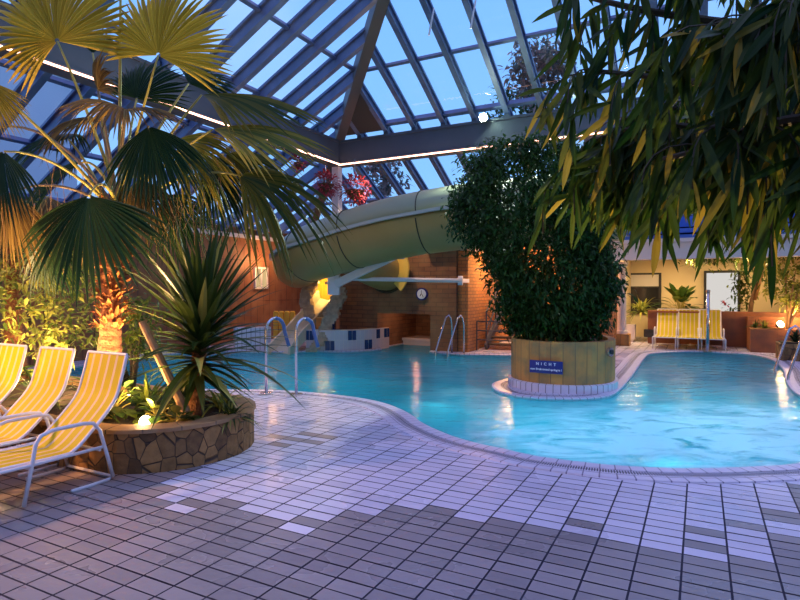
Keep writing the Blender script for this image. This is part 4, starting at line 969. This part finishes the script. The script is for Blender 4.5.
# lower tube stub into the wall
bh = b_at(388, AF); hole = W(AF + .02, bh, 1.65 + (290 - 270) / F * W(AF, bh).y)
st = spline([hole + U * .1, hole - U * .25 + Vector((-.02, 0, .02)), hole - U * .8 + Vector((-.15, 0, .2)), hole - U * 1.35 + Vector((-.45, 0, .5))], 5, False)
mb = MB(); mb.tube(st, .58, 28); mb.build('branch_tube', M['tube'], tub, smooth=True)
mb = MB(); rg = [hole - U * .06 + V * math.cos(a) * .62 + ZAX * math.sin(a) * .62 for a in [2 * math.pi * i / 40 for i in range(41)]]; mb.tube(rg, .045, 6); mb.build('dark_gap_ring', M['tube_dark'], tub)  # dark ring stands in for the shaded gap where the tube enters the wall
mb = MB(); A_ = [R(d) for d in range(-45, 140, 5)]; yc = hole - U * .35
for i in range(len(A_) - 1):
    q = []
    for a, rr_ in ((A_[i], .5), (A_[i + 1], .5), (A_[i + 1], .84), (A_[i], .84)): q.append(yc + V * math.cos(a) * rr_ + ZAX * math.sin(a) * rr_)
    mb.hexa([*q, *[x + U * .06 for x in q]])
mb.build('yellow_collar', M['yellow_ring'], tub)
# beam and pipe
mb = MB(); mb.bar(at(336, 284, 14.9), at(398, 254, 14.4), .14, .2); mb.box(at(398, 254, 14.4), .25, .25, .25, R(-27)); tag(mb.build('slide_support_beam', M['white']), 'white sloping steel beam holding up the tube slide', 'beam')
p = at(334, 279, 15.0); mb = MB(); mb.box((p.x, p.y, 1.83), .3, .26, .62); tag(mb.build('support_post', M['white']), 'white post carrying the sloping beam above the slate stack', 'post')
pq = W(AF + .45, b_at(458, AF + .45)); pq.z = 1.65 + 9.5 / F * pq.y; pr2 = at(338, 278.5, 15.2)
mb = MB(); mb.tube([pr2, pq], .055, 12); mb.tube([pq, pq + (pq - pr2).normalized() * .12], .12, 12); mb.bar(pq + Vector((.08, 0, 0)), pq + U * .45 + Vector((.08, 0, 0)), .1, .1); tag(mb.build('support_pipe', M['white']), 'long horizontal white pipe in front of the brick wall', 'pipe')
# clock
bc = b_at(422, AF + .03); cp = W(AF + .03, bc); cp.z = 1.65 - 4 / F * cp.y
clk = thing('wall_clock', 'round white clock with dark blue rim on the brick wall', 'clock', cp)
mb = MB(); mb.tube([cp + U * .03, cp - U * .03], .17, 32); mb.build('rim', M['sign'], clk)
mb = MB(); mb.tube([cp - U * .03, cp - U * .036], .135, 32); mb.build('dial', mat('white dial', (.75, .8, .85), .4), clk)
for nm, a, l, w in (('hour_hand', 215, .07, .02), ('minute_hand', 145, .1, .014)):
    mb = MB(); q = cp - U * .042; mb.bar(q + V * -math.sin(R(a)) * -.02, q + (V * math.sin(R(a)) + ZAX * math.cos(R(a))) * l, w, .006, U); mb.build(nm, M['black'], clk)
mb = MB(); q = cp - U * .042; mb.bar(q, q + ZAX * .1, .012, .006, U); mb.build('second_hand', M['black'], clk)
# small light-coloured horn on the recess wall
p = W(-3.72, b_at(392, -3.72), .82); 
mb = MB(); mb.tube([p + Vector((0, 0, .2)), p - U * .08 + Vector((.03, 0, .05)), p - U * .15 + Vector((.08, 0, -.1))], [.06, .1, .09], 12); tag(mb.build('water_spout', M['offwhite']), 'small pale spout on the back of the grotto recess', 'spout')
# stairs
stf = thing('staircase', 'open staircase with dark treads in the orange lit passage', 'stairs', W(-2.6, 4.0, 0))
for k in range(9):
    mb = MB(); a = -2.3 - .28 * k; mb.hbox(a - .3, a, 3.35, 4.9, .17 * k + .12, .17 * k + .17); mb.build('tread', M['bark'], stf)
mb = MB()
for b in (3.35, 4.88): mb.bar(W(-2.2, b, .06), W(-4.75, b, 1.6), .06, .2)
mb.build('stringer', M['hip'], stf)
mb = MB()
for b in (3.33,):
    for k in (0, 3, 6, 9): mb.tube([W(-2.3 - .28 * k, b, .17 * k), W(-2.3 - .28 * k, b, .17 * k + 1.05)], .022, 8)
    for z in (1.05, .6, .3): mb.tube([W(-2.3, b, z), W(-2.3 - .28 * 9, b, .17 * 9 + z)], .02, 8)
    for k in (0, 3, 6): mb.tube([W(-2.3 - .28 * k, b, .17 * k + .1), W(-2.3 - .28 * (k + 3), b, .17 * (k + 3) + 1.0)], .015, 6); mb.tube([W(-2.3 - .28 * k, b, .17 * k + 1.0), W(-2.3 - .28 * (k + 3), b, .17 * (k + 3) + .1)], .015, 6)
mb.build('railing', M['hip'], stf)
b_s = 3.35
mb = MB()
for b in (3.2, 4.2, 5.2): mb.tube([W(-1.9, b, 0), W(-1.9, b, .8)], .02, 8)
for z in (.3, .55, .8): mb.tube([W(-1.9, 3.2, z), W(-1.9, 5.2, z)], .018, 8)
tag(mb.build('guard_rail', M['hip']), 'dark horizontal guard rail before the orange lit staircase', 'railing')

# ================================================================ BACK RIGHT PLANTS
zr = .9
def wing(x, a, z): b = b_at(x, a); return W(a, b, z)
clump('broad_leaf_plant', 'dark broad-leaved potted bush behind the middle rear lounger', 'plant', wing(680, -7.2, zr), 60, .5, .2, 'under', (5, 85), (.1, .5), 31, stems=.6, segs=4)
clump('feathery_plant', 'feathery yellow-green plant right of the white column', 'plant', wing(642, -7.0, zr), 90, .95, .07, 'under_y', (10, 88), (.3, .9), 32)
clump('strap_leaf_plant', 'low strap-leaved plant behind the left rear lounger', 'plant', wing(660, -6.9, zr), 40, .5, .05, 'under', (20, 85), (.3, .8), 33)
fp = wing(725, -6.8, zr)
fo = clump('flowering_plant', 'small pink flowering plant in front of the lit doorway', 'plant', fp, 22, .3, .07, 'under', (10, 80), (.2, .5), 34)
mb = MB()
for i in range(14): mb.leaf(fp + Vector((rnd.uniform(-.08, .08), 0, .35 + rnd.uniform(-.08, .1))), (rnd.gauss(0, 1), rnd.gauss(0, 1), rnd.gauss(0, 1)), (0, 0, 1), .1, .07, 0, 3)
mb.build('flowers', M['redflower'], fo)
tbs = wing(750, -7.2, zr)
tr = thing('small_tree', 'small tree with bent pale lit trunk at the right planter wall', 'tree', tbs)
def wz(x, y, a): p = wing(x, a, 0); p.z = 1.65 + (290 - y) / F * p.y; return p
mb = MB()
mb.tube([tbs, wz(752, 300, -7.2), wz(757, 280, -7.2), wz(752, 265, -7.2), wz(742, 255, -7.2)], [.07, .06, .055, .05, .03], 8)
mb.tube([wz(756, 284, -7.2), wz(765, 262, -7.2), wz(775, 245, -7.1), wz(790, 232, -7.0)], [.045, .035, .03, .015], 8)
mb.tube([wz(755, 300, -7.1), wz(762, 275, -7.0), wz(764, 250, -7.0), wz(760, 235, -7.0)], [.04, .035, .03, .02], 8)
mb.build('trunk', M['stake'], tr, smooth=True)
mb = MB(); rr = random.Random(9)
for i in range(2600):
    t = rr.random()
    if t < .5: c = wz(rr.gauss(708, 14), rr.gauss(249, 7), -7.0 + rr.gauss(0, .3))
    elif t < .9: c = wz(rr.gauss(765, 18), rr.gauss(245, 16), -7.0 + rr.gauss(0, .4))
    else: c = wz(rr.gauss(742, 6), rr.gauss(285, 14), -7.2)
    mb.leaf(c, (rr.gauss(0, 1), rr.gauss(0, 1), rr.gauss(-.2, .7)), (0, 0, 1), rr.uniform(.12, .2), .06, .3, 3, .2)
mb.build('foliage', M['under'], tr)
mb = MB(); mb.tube([wz(765, 250, -7.0), wz(735, 252, -7.0), wz(705, 252, -7.0)], [.03, .025, .01], 6); mb.build('branch', M['stake'], tr)
zz = .6
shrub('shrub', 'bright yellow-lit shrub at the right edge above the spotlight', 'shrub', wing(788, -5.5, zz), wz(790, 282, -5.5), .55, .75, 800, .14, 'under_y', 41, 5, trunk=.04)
clump('strap_leaf_plant', 'low yellow-green plant left of the right-hand spotlight', 'plant', wing(765, -5.4, zz), 40, .45, .05, 'under_y', (15, 80), (.3, .8), 42)
clump('strap_leaf_plant', 'dark spiky plant in the stepped planter near the small tree', 'plant', wing(756, -5.5, zz), 36, .4, .04, 'under', (15, 80), (.2, .6), 43)
pt = thing('plant_pot', 'dark square pot beside the right-hand pool ladder', 'pot', gr(800, 366))
p = gr(797, 362) + Vector((.25, .4, 0)); mb = MB(); mb.box(p + Vector((0, 0, .2)), .7, .7, .4, R(-27)); pt.location = p; mb.build('box', M['stone'], pt); mb = MB(); mb.box(p + Vector((0, 0, .41)), .6, .6, .03, R(-27)); mb.build('soil', M['soil'], pt)
clump('strap_leaf_plant', 'dark clump growing in the square pot at right edge', 'plant', p + Vector((0, 0, .42)), 30, .5, .06, 'fan_d', (30, 85), (.2, .6), 44)
lp2 = wz(780, 325, -4.98)
s2 = thing('garden_spotlight', 'glowing spotlight under the yellow-lit shrub at the right edge', 'spotlight', (lp2.x, lp2.y, .6), group='garden spotlights')
lp2.z = max(lp2.z, .68)
mb = MB(); mb.tube([lp2 + Vector((0, .06, -.02)), lp2 + Vector((0, -.04, .03))], [.07, .1], 16); mb.build('housing', M['black'], s2)
mb = MB(); mb.tube([lp2 + Vector((0, -.04, .03)), lp2 + Vector((0, -.05, .035))], [.09, .07], 16); mb.build('lens', M['lens_w'], s2)

# hanging flower baskets near the beam corner
for i, (x, y, Y, r, lb) in enumerate(((326, 184, 15.0, .36, 'red flower basket hanging by the roof corner, left one of the pair'), (355, 190, 14.9, .42, 'red flower basket hanging above the tube slide, right one of the pair'), (299, 163, 14.2, .2, 'small red flower pot hanging from the left roof beam'))):
    c = at(x, y, Y); o = thing('hanging_basket', lb, 'flower basket', c, group='red hanging flower baskets'); mb = MB(); rr = random.Random(60 + i)
    for k in range(380 if r > .3 else 90):
        q = Vector((rr.gauss(0, 1), rr.gauss(0, 1), rr.gauss(0, .8))).normalized() * r * rr.uniform(.5, 1); mb.leaf(c + q, q, (0, 0, 1), .09, .07, .2, 2, .2)
    mb.build('flowers', M['redflower'], o)
    mb = MB(); mb.lathe(c + Vector((0, 0, -r * .6)), [(r * .3, 0), (r * .6, r * .5), (r * .62, r * .55)], 14); mb.build('basket', M['bark'], o)
    mb = MB(); mb.tube([c, Vector((c.x, c.y, 5.05))], .008, 5); mb.build('wire', M['steel'], o)

# ================================================================ LIGHTS ON THE BEAMS
mb = MB(); mb.tube([W(.07, b, 4.99) for b in [.02 + .4 * k for k in range(18)]], .018, 6)
tag(mb.build('rope_light', M['rope']), 'glowing warm rope light under the back roof beam', 'rope light', 'rope lights on the roof beams')
mb = MB(); mb.tube([W(.07 + .4 * k, .07, 4.99) for k in range(32)], .018, 6)
tag(mb.build('rope_light', M['rope']), 'glowing warm rope light under the left roof beam', 'rope light', 'rope lights on the roof beams')
bs = thing('string_lights', 'string of warm round bulbs along the back beam behind the leaves', 'string lights', W(.1, 8, 4.95))
mb = MB(); mb.tube([W(.1, 7.0 + .35 * k, 4.99 - (.04 if k % 2 else 0)) for k in range(18)], .008, 5); mb.build('cable', M['black'], bs)
for k in range(12):
    mb = MB(); c = W(.1, 7.1 + .5 * k, 4.93); mb.lathe(c, [(.01, -.045), (.035, -.025), (.045, 0), (.035, .025), (.01, .045)], 10); mb.build('bulb', M['bulb'], bs)
for i, (x, y, Y, lb, e) in enumerate(((483, 118, 13.25, 'brilliant floodlight on the back roof beam, left of the two', 1), (571, 109, 12.5, 'smaller floodlight on the back roof beam, nearer the hanging leaves', .4))):
    c = at(x, y, Y); o = thing('floodlight', lb, 'floodlight', c, group='floodlights on the roof beam'); r = .085 if i == 0 else .06
    mb = MB(); mb.tube([c + Vector((0, .14, .03)), c + Vector((0, .02, 0))], [r * .7, r * 1.2], 16); mb.build('housing', M['black'], o)
    mb = MB(); mb.tube([c + Vector((0, .02, 0)), c + Vector((0, 0, -.005))], [r * 1.1, r * .8], 16); mb.build('lens', M['lens_g'], o)
    mb = MB(); mb.bar(c + Vector((0, .1, -.02)), W(-.1, b_at(x, -.1), 5.62), .03, .03); mb.build('bracket', M['hip'], o)
    lamp_data('SPOT', 'floodlight_lamp', c + Vector((0, -.06, -.03)), 900 * e, (.85, 1, .85), .08, (-.15, -1, -.42), 130, .6)

# ================================================================ OUTSIDE
mb = MB(); mb.box((0, 25, -1.6), 140, 140, .1); struct('ground', mb, M['ext_ground'])
shrub('outdoor_tree', 'pinkish lit tree outside, seen through the glass roof behind the floodlights', 'tree', (4.6, 24, -.2), at(540, 75, 24), 1.3, 1.5, 1500, .3, 'ext_leaf', 51, 6)
shrub('outdoor_tree', 'dark tree outside, low behind the glass right of the brilliant floodlight', 'tree', (6.6, 29.5, -.2), at(525, 112, 29), 2.1, 1.1, 1100, .3, 'ficus', 52, 6)
shrub('outdoor_tree', 'faint tree added outside, standing in for a tree reflection above the tube slide', 'tree', (-1, 26, -.2), at(378, 182, 26), 1.2, 1.2, 700, .3, 'ext_leaf', 53, 6)  # added tree stands in for a reflection in the glass
nbg = thing('neighbouring_building', 'pale building outside, through the glass at the left edge', 'building', (-13.5, 17, 0))
p = at(-12, 100, 17); mb = MB(); mb.box((p.x - 1.0, 18, 4.4), 4.0, 4, 9.0); mb.build('wall', M['ext_wall'], nbg)
mb = MB(); mb.box((p.x - 1.0, 18, 9.0), 4.4, 4.4, .25); mb.build('roof_slab', M['hip'], nbg)
mb = MB(); mb.box((p.x + .3, 15.98, 5.4), .9, .08, 1.2); mb.build('window', M['bluetile'], nbg)

# ================================================================ LIGHTS
warm = (1, .60, .24)
for (x, y, z, e, d, s) in ((-2.95, 6.1, .5, 130, (.0, -.02, 1), 120), (-3.9, 5.95, .5, 150, (.25, .1, 1), 130), (-2.5, 5.6, .5, 60, (-.3, .6, 1), 140)):
    lamp_data('SPOT', 'bed_uplight', (x, y, z), e * 2.6, warm, .05, d, s, .8)
lamp_data('POINT', 'bed_glow', (lp.x, lp.y - .1, lp.z + .08), 9, warm, .04)
lamp_data('POINT', 'bed_glow', (-4.3, 7.0, .8), 60, warm, .08)
lamp_data('POINT', 'bed_glow', (-5.3, 7.4, .9), 45, warm, .08)
lamp_data('AREA', 'terrace_lamp', (-5.6, 4.6, 2.2), 120, (1, .45, .16), .3, (1, .1, -1.1))
lamp_data('POINT', 'stair_lamp', W(-5.4, 3.6, 2.4), 230, (1, .5, .14), .15)
lamp_data('POINT', 'stair_lamp', W(-2.6, 3.9, 2.3), 90, (1, .5, .14), .1)
lamp_data('POINT', 'slide_lamp', at(323, 283, 17.3), 28, (1, .6, .15), .1)
lamp_data('POINT', 'grotto_lamp', W(-2.0, 1.3, .92), 9, (1, .45, .25), .05)
for x, a in ((635, -6.0), (690, -7.2), (750, -7.2)): 
    p = W(a, b_at(x, a), 2.75); lamp_data('AREA', 'wing_ceiling_lamp', p, 55, (1, .70, .34), .4, (0, 0, -1))
lamp_data('POINT', 'right_bed_lamp', lp2 + Vector((0, -.12, .12)), 26, warm, .06)
lamp_data('POINT', 'right_bed_lamp', lp2 + Vector((.6, .4, .3)), 60, warm, .06)
lamp_data('POINT', 'left_wall_lamp', W(-1.5, -3.7, 2.6), 55, (1, .5, .2), .1)
lamp_data('SPOT', 'brick_wall_fill', W(.3, 1.2, 4.95), 260, (1, .62, .35), .05, (U + ZAX * -1.6), 120, .8)  # added spot without a fixture, brightens the dark brick wall
lamp_data('SPOT', 'tree_uplight', (3.9, 4.6, .3), 700, (1, .66, .28), .1, (-.5, -.35, 1), 90, .8)
lamp_data('SPOT', 'tree_uplight', (2.3, 4.85, .25), 420, (1, .72, .32), .1, (-.25, -.35, 1), 90, .8)

# world
wd = bpy.data.worlds.new('dusk'); scene.world = wd; wd.use_nodes = True; nt = wd.node_tree; nt.nodes.clear()
out = N(nt, 'ShaderNodeOutputWorld'); bg = N(nt, 'ShaderNodeBackground', Strength=1.3)
tc = N(nt, 'ShaderNodeTexCoord'); sx = N(nt, 'ShaderNodeSeparateXYZ'); nt.links.new(tc.outputs['Generated'], sx.inputs[0])
r = N(nt, 'ShaderNodeValToRGB'); cr = r.color_ramp; cr.elements[0].position = 0; cr.elements[0].color = (.30, .50, .80, 1); cr.elements[1].position = 1; cr.elements[1].color = (.50, .51, 1.05, 1)
e = cr.elements.new(.2); e.color = (.18, .40, .78, 1); e = cr.elements.new(.5); e.color = (.15, .35, .82, 1); e = cr.elements.new(.7); e.color = (.37, .43, .95, 1)
nt.links.new(sx.outputs[2], r.inputs[0])
n = N(nt, 'ShaderNodeTexNoise', Scale=2.2, Detail=5); nt.links.new(tc.outputs['Generated'], n.inputs['Vector'])
mr = N(nt, 'ShaderNodeMapRange'); mr.inputs[1].default_value = .5; mr.inputs[2].default_value = .75; mr.inputs[4].default_value = .5; nt.links.new(n.outputs['Fac'], mr.inputs[0])
mx = N(nt, 'ShaderNodeMixRGB'); mx.inputs[2].default_value = (.42, .55, .84, 1); nt.links.new(mr.outputs[0], mx.inputs[0]); nt.links.new(r.outputs[0], mx.inputs[1])
nt.links.new(mx.outputs[0], bg.inputs[0]); nt.links.new(bg.outputs[0], out.inputs[0])

# camera
cam = bpy.data.cameras.new('camera'); co = bpy.data.objects.new('camera', cam); COL.objects.link(co)
cam.sensor_width = 36; cam.lens = 36 * F / 800; co.location = (0, 0, H); co.rotation_euler = (R(90 - 1.0), 0, 0); cam.clip_end = 300
scene.camera = co
vs = scene.view_settings; vs.view_transform = 'Standard'; vs.look = 'None'; vs.gamma = 1; vs.exposure = .35; vs.use_curve_mapping = False
scene.cycles.use_denoising = True; scene.cycles.transparent_max_bounces = 24; scene.cycles.max_bounces = 8; scene.cycles.sample_clamp_indirect = 6
scene.cycles.caustics_reflective = False; scene.cycles.caustics_refractive = False
